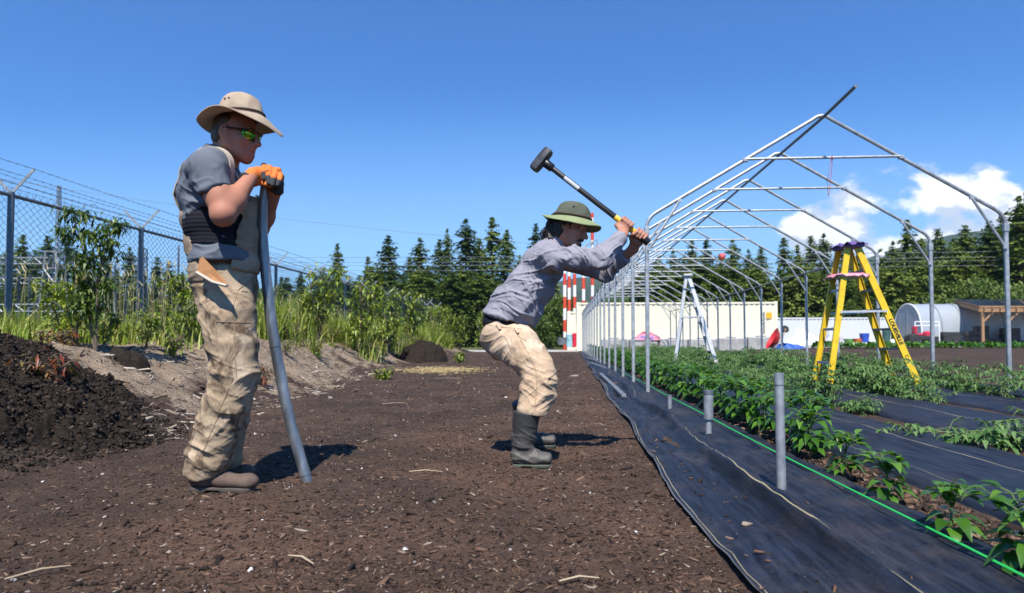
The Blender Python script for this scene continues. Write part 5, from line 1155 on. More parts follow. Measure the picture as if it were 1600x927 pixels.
# t-shirt
ts = Form(); TC = [p1(342, 252), p1(335, 277), p1(334, 305), p1(344, 355), p1(351, 408), p1(352, 425)]; TR = [(.10, .075), (.190, .108), (.192, .140), (.178, .132), (.175, .142), (.175, .143)]
ts.chain(TC, TR, SIDE, .05); ts.ecap(p1(341, 247), p1(344, 234), (.085, .082), (.073, .076), SIDE, .03)
for a, b, dy in ((sh, el, -1), (sh2, el2, 1)):
    ts.cone(p1(333, 258, dy*.12), a, .080, .082, .05); ts.cone(a, a+(b-a)*.52, .079, .076, .03)
d_ = (el-sh)/np.linalg.norm(el-sh); cp = sh+(el-sh)*.56; ts.cutbox(cp, d_, cp-.16, cp+.16); cp2 = sh2+(el2-sh2)*.56; ts.cutbox(cp2, (el2-sh2), cp2-.14, cp2+.14)
nb_ = p1(345, 232); ts.cutbox(nb_, A3((.25, 0, 1)), nb_-.13, nb_+.13); ts.halfspace(p1(350, 414), A3((.05, 0, -1)))
fmesh('t_shirt', ts, .0055, M_TEE, man1, [(p1(325, 305, -.2), .17, (.6, 0, .9), .055, .010), (p1(312, 325, -.12), .16, (.3, .3, 1), .045, .011), (p1(338, 285, -.24), .11, (.9, 0, .4), .045, .009), (p1(345, 398, -.12), .14, (.1, 0, 1), .04, .008), (p1(310, 270, -.12), .13, (.6, .2, -.6), .05, .007)], .003, 2, 3)
br = Form(); br.chain(TC[2:5], [(a+.007, b+.007) for a, b in TR[2:5]], SIDE, .05); br.halfspace(p1(340, 341), A3((-.05, 0, 1))); br.halfspace(p1(340, 389), A3((-.03, 0, -1)))
V, F = cloth(br, .0055, [], .0, 1, 1); N_ = vnormals(V, F); V = V+N_*(.0014*np.sin(V[:, 2]*2*np.pi/.018))[:, None]; npmesh('back_brace', V, F, M_BRACE, man1, True)
# overalls: trousers, bib, back panel, straps and the unbuttoned flap
ov = Form()
NLp = [(351, 428), (353, 452), (357, 494), (362, 541), (369, 587), (353, 630), (342, 660), (325, 714), (315, 744)]; NLr = [(.165, .157), (.160, .158), (.128, .140), (.118, .128), (.112, .116), (.106, .112), (.103, .110), (.100, .112), (.086, .098)]
NLd = [0, 0, -.085, -.10, -.11, -.115, -.12, -.12, -.12]
ov.chain([p1(x, y, d) for (x, y), d in zip(NLp, NLd)], [(a*(.90 if i < 2 else .865), b*.90) for i, (a, b) in enumerate(NLr)], SIDE, .025, .5)
ov.chain([p1(355, 470, .08), p1(362, 500, .10), p1(369, 590, .12), p1(356, 655, .125), p1(345, 715, .13), p1(342, 728, .13)], [(.12, .13), (.108, .115), (.094, .098), (.090, .095), (.095, .098), (.095, .095)], SIDE, .03, .5)
ov.halfspace(p1(352, 413), A3((.18, -.0, 1)), .006); hq = p1(312, 751, -.12); ov.cutbox(hq, A3((.28, 0, -1)), hq-.19, hq+.19); hq2 = p1(345, 733, .13); ov.cutbox(hq2, A3((.1, 0, -1)), hq2-A3((.16, .12, .1)), hq2+A3((.16, .16, .1)))
FO = [(p1(345, 583, -.16), .17, (.40, .1, 1), .055, 0.0105), (p1(392, 592, -.12), .12, (-.35, 0, 1), .05, 0.0087), (p1(322, 706, -.16), .13, (.5, .2, 1), .045, 0.0093), (p1(350, 705, -.1), .11, (-.4, .2, 1), .045, 0.0081), (p1(330, 490, -.16), .15, (.7, .2, .7), .06, 0.0099), (p1(380, 478, -.2), .13, (-.6, 0, .8), .07, 0.0081), (p1(350, 640, -.2), .19, (.75, 0, .6), .075, 0.0081), (p1(375, 540, -.2), .14, (.9, 0, .4), .065, 0.0062), (p1(318, 455, -.1), .12, (.3, 0, 1), .05, 0.0074), (p1(360, 660, -.15), .14, (-.6, .1, .8), .06, 0.0062)]
fmesh('overalls', ov, .0054, M_OVER, man1, FO, .003, 1, 5); T_OV = LAST
bib = Form(); BC = [p1(348, 285), p1(348, 325), p1(352, 370), p1(354, 415), p1(354, 440)]; BR = [(.165, .130), (.172, .158), (.166, .146), (.162, .142), (.158, .142)]
bib.chain(BC, BR, SIDE, .04); bib.halfspace(p1(389, 350), A3((-1, 0, .12)), .01); bib.halfspace(p1(380, 283), A3((.1, 0, 1)), .008); bib.halfspace(p1(380, 428), A3((0, 0, -1)), .008)
fmesh('bib', bib, .0055, M_BIB, man1, [(p1(385, 402, -.12), .13, (.2, 0, 1), .042, .012), (p1(385, 340, -.14), .13, (.7, 0, .7), .06, .010), (p1(380, 372, -.16), .12, (-.5, 0, .8), .06, .009)], .003, 2, 6)
bp_ = Form(); bp_.chain([p1(335, 318), p1(337, 340), p1(345, 380), p1(351, 425), p1(351, 440)], [(.10, .148), (.15, .150), (.166, .150), (.160, .148), (.156, .146)], SIDE, .04); bp_.halfspace(p1(329, 385), A3((1, 0, .30)), .01); bp_.halfspace(p1(300, 326), A3((0, 0, 1)), .01); bp_.halfspace(p1(300, 446), A3((0, 0, -1)), .01)
fmesh('back_panel', bp_, .0055, M_BIB, man1, [(p1(305, 410, -.1), .12, (.5, 0, 1), .05, .005)], .003, 2, 7)
def ribbon(pts, w, wd, th=.004):
    m = MB(); pts = [Vector(p) for p in pts]; n = len(pts); vs = []
    for i, p in enumerate(pts):
        t = (pts[min(i+1, n-1)]-pts[max(i-1, 0)]).normalized(); s_ = (Vector(wd)-t*Vector(wd).dot(t)).normalized(); o = s_.cross(t)*th/2
        vs += [p-s_*w/2-o, p+s_*w/2-o, p+s_*w/2+o, p-s_*w/2+o]
    fs = [(i*4+k, i*4+(k+1) % 4, i*4+4+(k+1) % 4, i*4+4+k) for i in range(n-1) for k in range(4)]+[(0, 3, 2, 1), ((n-1)*4, (n-1)*4+1, (n-1)*4+2, (n-1)*4+3)]
    return m.add(vs, fs)
def smoothpath(pts, it=3):
    for _ in range(it):
        q = [pts[0]]
        for a, b in zip(pts[:-1], pts[1:]): q += [a*.75+b*.25, a*.25+b*.75]
        pts = q+[pts[-1]]
    return pts
def project_out(form, pts, off):
    out = []
    for p in pts:
        p = A3(p)
        for _ in range(6):
            e = .004; d = form.val(p[None])[0]; g = A3([form.val((p+A3(v)*e)[None])[0]-d for v in ((1, 0, 0), (0, 1, 0), (0, 0, 1))])/e; n = np.linalg.norm(g)
            if n < .1: break
            p = p-g/n*(d-off)
        out.append(p)
    return out
for sgn in (-1, 1):
    pth = smoothpath([p1(296, 332, sgn*.05), p1(288, 300, sgn*.085), p1(290, 262, sgn*.105), p1(305, 240, sgn*.11), p1(330, 232, sgn*.11), p1(352, 240, sgn*.11), p1(372, 262, sgn*.10), p1(387, 300, sgn*.075)], 2)
    ribbon(project_out(ts, pth, .004), .042, (0, 1, -.25*sgn), .005).build('strap', M_STRAP, man1, True)
    bk = p1(386, 306, sgn*.07); m = MB(); m.box(project_out(bib, [bk+A3((.02, 0, 0))], .004)[0], (.012, .04, .03), bev=.004); m.build('buckle', M_GALVD, man1)
fl_ = [p1(313, 398, -.185), p1(308, 426, -.20), p1(333, 441, -.255), p1(355, 447, -.265), p1(351, 438, -.255), p1(334, 420, -.235)]
m = MB(); n = len(fl_); fr_ = [q+A3((0, .006, 0)) for q in fl_]; m.add(fl_+fr_, [tuple(range(n)), tuple(range(2*n-1, n-1, -1))]+[(i, i+n, (i+1) % n+n, (i+1) % n) for i in range(n)]); flp = m.build('flap', M_OVIN, man1)
m = MB(); m.tube([fl_[1]+A3((0, -.003, 0)), fl_[2]+A3((0, -.003, 0)), fl_[3]+A3((0, -.003, 0))], .008, 6); m.build('hem', M_STRAP, flp, True)
for (a, b) in (((356, 455), (362, 590)), ((362, 590), (333, 720)), ((332, 502), (357, 504)), ((332, 502), (335, 548)), ((366, 425), (360, 452)), ((360, 452), (394, 462))):   # seams and pocket edge
    q = smoothpath([p1(a[0]+(b[0]-a[0])*t/8, a[1]+(b[1]-a[1])*t/14, -.22) for t in range(15)], 1); V_ = near_side(T_OV, q, .0012); ribbon(V_, .0036, (1, 0, 0) if abs(b[1]-a[1]) > 60 else (0, 0, 1), .0025).build('seam', M_SEAM, man1)
pk = Form(); pk.chain([p1(331, 500, -.11), p1(333, 545, -.13)], [(.118, .125), (.108, .112)], SIDE, .02); pk.halfspace(p1(340, 522), A3((1, 0, -.05)), .006); pk.halfspace(p1(330, 498), A3((.1, 0, 1)), .006); pk.halfspace(p1(330, 546), A3((0, 0, -1)), .006)
# boots
def boot(toe, heel, zs, ytop, r, mt, ms, parent, up=.12):
    toe, heel = A3(toe), A3(heel); t = toe-heel; t[2] = 0; Lb = np.linalg.norm(t); t /= Lb; s_ = np.cross(t, UPZ); fm = Form(); B_ = lambda a, b, c: heel*A3((1, 1, 0))+A3((0, 0, zs))+t*(a*Lb)+s_*b+UPZ*c
    fm.ecap(B_(.16, 0, .062), B_(.55, 0, .055), (.040, .042), (.047, .036), s_, .03); fm.ecap(B_(.5, 0, .052), B_(.86, 0, .046), (.048, .036), (.045, .030), s_, .02); fm.ell(B_(.86, 0, .048), (.045, .045, .036), None, .02)
    fm.ecap(B_(.2, 0, .06), B_(.24, 0, ytop), (.042, .048), (.054, .060), s_, .04); fm.halfspace(B_(.5, 0, .022), (0, 0, -1), .004); b = fmesh('boot', fm, .005, mt, parent, [(B_(.45, .0, .09), .07, t+UPZ*.3, .025, .003)], .001, 1)
    so_ = Form(); so_.ecap(B_(.15, 0, .02), B_(.5, 0, .02), (.041, .05), (.040, .05), s_, .02); so_.ecap(B_(.5, 0, .02), B_(.86, 0, .02), (.043, .05), (.044, .05), s_, .02); so_.halfspace(B_(0, 0, .026), UPZ, .003); so_.halfspace(B_(0, 0, .0), -UPZ, .003); q = B_(.42, 0, .0); so_.cutbox(B_(.42, 0, .010), -UPZ, q-A3((.035, .08, .02)), q+A3((.035, .08, .02)))
    fmesh('sole', so_, .005, ms, b)
zb1 = hz1(g1.x, YN)-.006
boot(at(405, 760, YN), at(290, 760, YN), zb1, .15, 0, M_BOOT, M_SOLE, man1)
zf1 = hz1(g1.x+.1, YB+.13)-.006
boot(at(398, 735, YB+.13), at(305, 735, YB+.13), zf1, .15, 0, M_BOOT, M_SOLE, man1)
# bent pipe, held: a thing of its own
yb1 = gnd(480, 752, hz1(-1.3, 3.25)).y; PIP = [(415.5, 282, .0), (414, 300, 0), (410.5, 325, 0), (409.5, 350, 0), (411, 380, 0), (413.5, 410, 0), (418, 452, 0), (426, 518, 0), (436, 576, 0), (447.5, 634, 0), (461, 688, 0), (480, 752, 0), (484, 768, 0)]
pp_ = [Vector(at(x, y, (YB+.03)+((yb1-YB-.03)*min(1, (y-282)/470)))) for x, y, _ in PIP]
pr_ = thing('bent_pipe', (pp_[-2].x, yb1, pp_[-2].z), 'long bent steel pipe stood upright under the gloved hands of the standing person', 'pipe')
sp_ = smoothpath(pp_, 2); m = MB(); m.tube(sp_, [.0245+.004*min(1, max(0, (q.z-.5))*-1+.6) for q in sp_], 18); m.build('tube', pmat('scuffed_steel', [(.16, .175, .19), (.27, .29, .31), (.46, .49, .51)], scale=16, rough=.40, metal=.75, rvar=.3, bump=.1, bscale=60, stretch=(1, 1, .35)), pr_, True)
m = MB()
for f in (.62, .90): i = int(f*(len(sp_)-2)); m.tube([sp_[i], sp_[i]+(sp_[i+1]-sp_[i]).normalized()*.004], .0292, 18)
m.build('ring_mark', M_GALVD, pr_, True)
# gloves
rg = Form(); rg.ecap(p1(386.5, 281, -.088), p1(395, 277, -.06), (.040, .037), (.043, .030), SIDE, .02); rg.ecap(p1(395, 277, -.06), p1(407, 274, -.015), (.044, .030), (.044, .026), SIDE+A3((.4, 0, 0)), .02)
for i, dz in enumerate((-.032, -.011, .010, .031)): rg.cone(p1(407, 276, -.02)-UPZ*dz, p1(417, 278, -.048)-UPZ*dz, .0125, .0115, .006); rg.cone(p1(417, 278, -.048)-UPZ*dz, p1(424, 281, -.005)-UPZ*dz, .0115, .0105, .005)
fmesh('glove', rg, .004, M_GLO, man1)
rc_ = Form(); q = p1(385.5, 282.5, -.09); dd = p1(393, 277, -.065)-q; dd /= np.linalg.norm(dd); rc_.ecap(q-dd*.004, q+dd*.010, (.0415, .0395), (.0415, .0395), SIDE, .01, False, .2); fmesh('glove_cuff', rc_, .004, M_GLG, man1)
lg = Form(); lg.ecap(wr2+A3((.005, -.005, .0)), p1(431, 288, .035), (.034, .030), (.044, .024), A3((.8, -.2, -.4)), .02); lg.ecap(p1(431, 288, .035), p1(426, 265, .012), (.044, .022), (.046, .018), A3((.85, 0, -.5)), .02)
ft = Form(); FT = [((412.5, 259), (411.5, 268), (412, 279)), ((421, 262), (420, 273), (419.5, 286)), ((430.5, 267), (428, 277), (426, 289)), ((438.5, 274), (437, 281), (434, 289))]
for i, (a, b, c) in enumerate(FT):
    A_, B_, C_ = p1(*a, -.012), p1(*b, -.052), p1(*c, -.058); lg.cone(p1(a[0]+1, a[1]+3, .014), A_, .015, .0135, .012); lg.cone(A_, B_, .0124, .0112, .004); lg.cone(B_, B_+(C_-B_)*.35, .0112, .0108, .003)
    ft.cone(B_+(C_-B_)*.28, C_, .0124, .0108, .003)
    ft.ell(B_+(C_-B_)*.6+A3((0, .012, 0)), (.012, .012, .018), None, .004)
tA, tB, tC = p1(416, 267, .012), p1(404, 266, -.012), p1(393, 267, -.03); ft.cone(tA, tB, .016, .0135, .01); ft.cone(tB, tC, .0135, .0118, .005)
fmesh('glove', lg, .004, M_GLO, man1); 
pa = Form(); pa.ecap(p1(433, 300, .03), p1(431, 281, .0), (.036, .024), (.046, .024), A3((.8, -.2, -.4)), .02); pa.ell(p1(416, 281, -.025), (.03, .022, .028), None, .02); fmesh('glove_palm', pa, .004, M_GLG, man1); fmesh('fingertip', ft, .004, M_GLG, man1)
# hat, sunglasses, hair
hatc = p1(376, 184); hF, hU, hS = basis(A3((.99, -.14, .02)), A3((.03, 0, 1)))
def crown(c, f, u, s, rf, rs_, h, pinch, n=48, m=18):
    vs = []; fs = []
    for j in range(m+1):
        q = j/m; 
        for i in range(n):
            a = 2*math.pi*i/n
            an_ = q*math.pi/2; rr = max(.001, math.cos(an_))**.40*(1-.13*math.sin(an_))+.0; z = h*math.sin(an_)**1.05-pinch*math.exp(-((rr*math.sin(a))/.3)**2)*max(0, q-.55)*2.2
            wob = 1+.015*math.sin(3*a+1+q*4)+.012*math.sin(7*a+q*9)
            vs.append(c+f*(rf*rr*wob*math.cos(a))+s*(rs_*rr*wob*math.sin(a))+u*z)
    for j in range(m):
        for i in range(n): i2 = (i+1) % n; fs.append((j*n+i, j*n+i2, (j+1)*n+i2, (j+1)*n+i))
    return vs, fs
vs, fs = crown(hatc, hF, hU, hS, .112, .098, .112, .012); m = MB(); m.add(vs, fs); hat1 = m.build('hat', M_HAT1, man1, True)
def z1(a, q): c_, s_ = math.cos(a), math.sin(a); return -.012*q**1.4*s_*s_-.090*q**1.5*max(c_, 0)**2.2-.042*q*max(-c_, 0)**2+.006*math.sin(5*a)*q
vs, fs = hat_brim(hatc, hF, hU, hS, (.110, .097), .192, .196, z1); m = MB(); m.add(vs, fs); m.build('brim', M_HAT1, hat1, True)
m = MB(); m.tube([hatc+hF*(.114*math.cos(a))+hS*(.100*math.sin(a))+hU*(.012) for a in np.linspace(0, 2*math.pi, 49)], .005, 6, cap=False); m.build('hat_cord', M_HATB, hat1, True)
sc_ = -1 if hS[1] > 0 else 1
for da in (-.13, .13):
    nr_ = hS*sc_*math.cos(da-.18)+hF*math.sin(da-.18); q = hatc+hF*(.112*.865*math.sin(da-.18))+hS*sc_*(.098*.865*math.cos(da-.18))+hU*.066; m = MB(); m.tube([q-nr_*.008, q+nr_*.0015], .0055, 8); m.build('eyelet', M_HATB, hat1)
for q in (-1, 1):
    gl = Form(); gl.ell(L1(.086, q*.036, .008), (.020, .036, .029), np.stack([hf*.9+hs*q*.43, hs*.9-hf*q*.43, hu]), .006); gl.ell(L1(.070, q*.032, .008), (.020, .040, .036), np.stack([hf*.9+hs*q*.43, hs*.9-hf*q*.43, hu]), .002, True); fmesh('sunglass_lens', gl, .0032, M_LENS, man1)
    m = MB(); m.tube([L1(.085, q*.066, .020), L1(.04, q*.080, .018), L1(-.015, q*.086, .016), L1(-.03, q*.086, .002)], [.006, .0042, .004, .003], 6); m.tube([L1(.112, q*.012, .026), L1(.108, q*.045, .034), L1(.085, q*.068, .022), L1(.082, q*.066, .0)], .0035, 6); m.build('sunglass_frame', M_BLACKP, man1, True)
m = MB(); m.tube([L1(.112, -.014, .026), L1(.116, 0, .028), L1(.112, .014, .026)], .003, 6); m.build('sunglass_bridge', M_BLACKP, man1, True)
ha = Form(); ha.ell(L1(-.030, 0, .056), (.086, .0785, .052), np.stack([hf, hs, hu]), .01); ha.ell(L1(-.068, 0, .01), (.050, .064, .066), np.stack([hf, hs, hu]), .02); ha.cone(L1(-.085, 0, -.02), L1(-.07, 0, -.058), .030, .022, .03)
for q in (-1, 1): ha.cone(L1(-.045, q*.062, .035), L1(-.060, q*.054, -.042), .018, .012, .02)
fmesh('hair', ha, .0045, pmat('brown_hair', [(.045, .026, .016), (.09, .055, .035)], scale=70, rough=.6, stretch=(1, 1, .3), bump=.5, bscale=150, bdist=.003), man1, (), .003, 1)
# ------------------------------------------------------------------ bending man with the sledgehammer
g2 = gnd(830, 730, hz1(-.16, 3.8)); YN2 = g2.y; Y2 = YN2+.24
p2 = lambda px, py, dy=0.0: A3(at(px, py, Y2+dy))
man2 = thing('person', (g2.x, Y2, hz1(g2.x, Y2)), 'bending person in green hat, grey shirt and rubber boots swinging a sledgehammer', 'person')
HA, HB = p2(846, 250, -.02), p2(1011, 378, -.03); hdir = (HB-HA)/np.linalg.norm(HB-HA)
b2 = Form(); hc2 = p2(888, 356, -.01); f2 = A3((.93, -.16, -.33)); L2, kf, ku, ks = head(b2, hc2, f2, A3((.36, 0, .93)), .97, .0)
b2.ecap(L2(-.03, 0, -.055), p2(862, 390), (.056, .058), (.07, .07), SIDE, .03)
b2.chain([p2(857, 400), p2(845, 425), p2(815, 470), p2(790, 515)], [(.14, .08), (.14, .09), (.12, .095), (.10, .085)], SIDE, .05)
C1 = HA+hdir*np.dot(p2(977, 352, -.02)-HA, hdir); C2 = HA+hdir*np.dot(p2(1000, 369, -.02)-HA, hdir)
ns2 = p2(862, 403, -.18); ne2 = p2(940, 404, -.22); nw2 = p2(974, 367, -.085); fs2 = p2(868, 402, .17); fe2 = p2(946, 424, .16); fw2 = p2(989, 390, .045)
for a, b, c in ((ns2, ne2, nw2), (fs2, fe2, fw2)): b2.cone(a, b, .045, .040, .02); b2.cone(b, c, .040, .028, .02)
hint = A3((.62, 0, .79)); sg1 = 1 if np.cross(hdir, A3((-.25, -.85, -.40))) @ hint > 0 else -1; sg2_ = 1 if np.cross(hdir, A3((.15, .75, -.6))) @ hint > 0 else -1
grip_hand(b2, C1, hdir, A3((-.25, -.85, -.40)), nw2, sg1, .0165); grip_hand(b2, C2, hdir, A3((.15, .75, -.60)), fw2, sg2_, .0165)
hipn, hipf = p2(792, 520, -.10), p2(796, 520, .10); kn_n = p2(846, 592, -.20); an_n = A3(at(818, 700, YN2)); kn_f = p2(842, 590, .22); FYF = YN2+.66; an_f = A3(at(826, 672, FYF))
b2.chain([hipn, kn_n, an_n], [(.065, .07), (.05, .05), (.042, .042)], SIDE); b2.chain([hipf, kn_f, an_f], [(.065, .07), (.05, .05), (.042, .042)], SIDE)
fmesh('body', b2, .0042, M_SK2, man2, smooth=1)
# shirt
tdir = p2(858, 392)-p2(790, 500); tdir /= np.linalg.norm(tdir); st2 = Form()
SC2 = [p2(790, 506), p2(807, 480), p2(830, 447), p2(848, 415), p2(858, 396)]; SR2 = [(.178, .158), (.178, .150), (.180, .132), (.185, .122), (.165, .098)]
st2.chain(SC2, SR2, SIDE, .05); st2.ecap(p2(861, 392), L2(-.035, 0, -.085), (.085, .078), (.066, .066), SIDE, .03)
for a, b, c, q in ((ns2, ne2, nw2, -1), (fs2, fe2, fw2, 1)):
    st2.cone(p2(855, 403, q*.11), a, .085, .078, .05); st2.cone(a, b, .072, .058, .03); st2.ell(b+A3((-.004, 0, -.008)), (.058, .058, .058), None, .03); st2.cone(b, b+(c-b)*.92, .057, .045 if q < 0 else .049, .02)
    cc = b+(c-b)*(.90 if q < 0 else .74); st2.cutbox(cc, c-b, cc-A3((.10, .08, .10)), cc+A3((.10, .08, .10)))
st2.halfspace(p2(795, 501.5), A3(p2(754, 489)-p2(836, 513)) @ np.array([[0, 0, 1], [0, 0, 0], [-1, 0, 0]]) * A3((1, 1, 1)) * (1 if (A3(p2(754, 489)-p2(836, 513)) @ np.array([[0, 0, 1], [0, 0, 0], [-1, 0, 0]]))[2] < 0 else -1), .006)
ud = A3((.84, 0, -.54))
FO2 = [(p2(880, 396, -.2), .13, (.45, 0, 1), .034, .013), (p2(932, 400, -.27), .11, (1, 0, .45), .036, .015), (p2(955, 385, -.22), .10, (.6, 0, -.9), .036, .012), (p2(845, 430, -.2), .16, (-.3, 0, 1), .055, .014), (p2(795, 472, -.16), .18, (.3, .2, 1), .06, .012), (p2(845, 470, -.16), .16, (1, 0, .45), .058, .018), (p2(815, 440, -.18), .14, (1, 0, -.2), .07, .010), (p2(945, 424, .1), .11, (1, 0, .5), .04, .012), (p2(905, 402, -.26), .10, (.8, 0, .6), .04, .009), (p2(800, 495, -.2), .14, (.5, 0, .9), .05, .010)]
fmesh('shirt', st2, .0055, M_SH2, man2, FO2, .0022, 2, 8)
bl_ = Form(); bl_.chain([p2(797, 496), p2(789, 512)], [(.160, .139), (.160, .144)], SIDE, .02); fmesh('belt', bl_, .006, M_BRACE, man2)
# jeans
jn = Form(); jn.chain([p2(785, 519), p2(797, 534, -.02)], [(.168, .150), (.165, .142)], SIDE, .03)
jn.chain([p2(797, 530, -.09), p2(812, 545, -.12), p2(829, 560, -.15), p2(845, 590, -.20), p2(840, 613, -.205), A3(at(832, 643, YN2+.01)), A3(at(831, 652, YN2+.01))], [(.10, .140), (.105, .125), (.100, .108), (.092, .096), (.092, .100), (.082, .086), (.08, .086)], SIDE, .025, .5)
jn.chain([p2(797, 530, .09), p2(829, 560, .16), kn_f, A3(at(828, 640, FYF-.03)), A3(at(827, 652, FYF-.02))], [(.10, .135), (.100, .108), (.090, .094), (.085, .09), (.083, .088)], SIDE, .025, .5)
wv = p2(815, 506)-p2(752, 497); jn.halfspace(p2(783, 501), A3((-wv[2], 0, wv[0])), .006)
hq = A3(at(831, 648, YN2)); jn.cutbox(hq, A3((-.12, 0, -1)), hq-A3((.14, .14, .12)), hq+A3((.14, .14, .12))); hq = A3(at(827, 640, FYF)); jn.cutbox(hq, A3((0, 0, -1)), hq-A3((.14, .12, .12)), hq+A3((.14, .14, .12)))
FJ = [(p2(828, 600, -.27), .13, (.45, 0, 1), .036, .011), (p2(848, 622, -.28), .13, (-.6, 0, 1), .038, .011), (p2(838, 565, -.24), .12, (.4, .2, .9), .045, .009), (p2(775, 540, -.14), .12, (.6, 0, -.8), .055, .010), (p2(822, 530, -.16), .12, (.8, 0, .5), .05, .009), (p2(800, 560, -.2), .12, (.8, 0, -.4), .05, .010)]
fmesh('jeans', jn, .0052, M_PANT2, man2, FJ, .0028, 1, 9); T_JN = LAST
for pl in ([(764, 540), (781, 522), (790, 530), (799, 552)], [(800, 512), (815, 535), (832, 565), (840, 585), (836, 640)], [(754, 506), (783, 511), (815, 514)], [(803, 514), (808, 526), (822, 533)]):
    q = smoothpath([p2(x, y, -.27) for x, y in pl], 2); ribbon(near_side(T_JN, q, .0008), .0042, (.5, 0, 1), .002).build('seam', M_STITCH, man2)
for px in (774, 806): q = project_out(jn, [p2(px, 500+(px-774)*.1, -.24), p2(px+2, 508+(px-774)*.1, -.24)], .006); ribbon(q, .014, (1, 0, 0), .005).build('belt_loop', M_PANT2, man2)
# rubber boots
def rboot(knee, ankle, toe, heel, zs, parent):
    toe, heel, knee, ankle = A3(toe), A3(heel), A3(knee), A3(ankle); t = toe-heel; t[2] = 0; Lb = np.linalg.norm(t); t /= Lb; s_ = np.cross(t, UPZ); fm = Form(); B_ = lambda a, b, c: heel*A3((1, 1, 0))+A3((0, 0, zs))+t*(a*Lb)+s_*b+UPZ*c
    fm.ecap(knee, ankle, (.074, .076), (.056, .064), s_, .03, False, .3); fm.ecap(ankle, B_(.22, 0, .07), (.056, .064), (.044, .055), s_, .03); fm.ecap(B_(.18, 0, .062), B_(.6, 0, .058), (.044, .045), (.051, .042), s_, .03); fm.ecap(B_(.6, 0, .058), B_(.87, 0, .052), (.051, .042), (.048, .034), s_, .02)
    fm.cutbox(knee, knee-ankle, knee-.14, knee+.14); fm.halfspace(B_(.5, 0, .026), -UPZ, .004)
    b = fmesh('boot', fm, .005, M_RUB, parent, [(ankle+t*.03, .09, UPZ+t*.5, .034, .013), (ankle-t*.05, .08, UPZ, .034, .010)], .0015, 1)
    so_ = Form(); so_.ecap(B_(.15, 0, .02), B_(.5, 0, .02), (.040, .045), (.045, .045), s_, .02); so_.ecap(B_(.5, 0, .02), B_(.85, 0, .024), (.045, .045), (.044, .045), s_, .02); so_.halfspace(B_(0, 0, .025), UPZ, .003); so_.halfspace(B_(0, 0, 0), -UPZ, .003); q = B_(.40, 0, 0); so_.cutbox(B_(.4, 0, .012), -UPZ, q-A3((.03, .08, .02)), q+A3((.03, .08, .02))); fmesh('sole', so_, .005, M_RSOLE, b)
rboot(at(822.5, 644, YN2), at(817, 697, YN2), at(866, 718, YN2), at(796, 718, YN2), hz1(g2.x, YN2)-.005, man2)
zf2 = hz1(-.1, FYF)-.005; rboot(at(818, 628, FYF-.04), at(824, 668, FYF), at(872, 690, FYF), at(810, 690, FYF), zf2, man2)
# hat, hair, beard
h2c = p2(894, 342, -.01); hF2, hU2, hS2 = basis(A3((.96, -.14, -.17)), A3((.15, 0, 1)))
vs, fs = crown(h2c, hF2, hU2, hS2, .113, .094, .100, .012); m = MB(); m.add(vs, fs); hat2 = m.build('hat', M_HAT2M, man2, True)
def z2(a, q): c_, s_ = math.cos(a), math.sin(a); return -.046*q**1.2*s_*s_-.030*q**1.5*max(c_, 0)**2-.004*q*max(-c_, 0)+.004*math.sin(4*a+1)*q
vs, fs = hat_brim(h2c, hF2, hU2, hS2, (.111, .093), .180, .165, z2); m = MB(); m.add(vs, fs); m.build('brim', M_HAT2, hat2, True)
m = MB(); m.tube([h2c+hF2*(.1155*math.cos(a))+hS2*(.0965*math.sin(a))+hU2*(.010) for a in np.linspace(0, 2*math.pi, 49)], .0055, 6, cap=False); m.build('hat_cord', M_HATB, hat2, True)
q = h2c+hF2*.01-hS2*-.0+hU2*.058; q = q+(-hS2 if hS2[1] > 0 else hS2)*.0795; m = MB(); m.tube([q, q+(-hS2 if hS2[1] > 0 else hS2)*.0045], .006, 8); m.build('eyelet', M_BLACKP, hat2)
h2 = Form(); h2.ell(L2(-.045, 0, .0), (.075, .078, .082), np.stack([kf, ks, ku]), .02)
for q in (-1, 1):
    h2.cone(L2(-.012, q*.070, .03), L2(-.020, q*.066, -.06), .026, .024, .03); h2.cone(L2(-.05, q*.06, -.01), L2(-.06, q*.05, -.10), .036, .026, .03); h2.cone(L2(.022, q*.074, .04), L2(.018, q*.072, -.035), .011, .007, .01)
h2.cone(L2(-.09, 0, .0), L2(-.095, 0, -.09), .040, .026, .04); h2.cone(L2(-.10, -.03, -.01), L2(-.125, -.045, -.075), .022, .012, .03)
fmesh('hair', h2, .0042, M_HAIR, man2, [(L2(-.05, -.08, -.03), .16, kf*1.0+ku*.25, .020, .014), (L2(-.05, .08, -.03), .16, kf*1.0+ku*.25, .020, .014)], .006, 1)
rr_ = random.Random(3); m = MB()
for i in range(60):
    q = rr_.uniform(-1, 1); a = L2(-.06-rr_.random()*.05, q*.07, -.01); b = L2(-.09-rr_.random()*.05, q*.085, -.05-rr_.random()*.02); c = L2(-.085-rr_.random()*.07, q*.08, -.09-rr_.random()*.045); q_ = smoothpath([a, b, c], 1); m.tube(q_, [.004-.0025*t/(len(q_)-1) for t in range(len(q_))], 4)
m.build('hair_strand', M_HAIR, man2, True)
mo = Form()
for q in (-1, 1): mo.cone(L2(.106, q*.004, -.047), L2(.088, q*.034, -.064), .0105, .0065, .008)
fmesh('moustache', mo, .0032, M_HAIR, man2); bd2 = Form(); bd2.cone(L2(.098, 0, -.082), L2(.086, 0, -.122), .019, .012, .01); bd2.ell(L2(.070, 0, -.104), (.030, .034, .016), np.stack([kf, ks, ku]), .015); fmesh('beard', bd2, .004, M_HAIR, man2, (), .003)
for q in (-1, 1): e = Form(); e.cone(L2(.098, q*.018, .030), L2(.088, q*.046, .034), .0055, .004, .004); fmesh('eyebrow', e, .003, M_HAIR, man2)
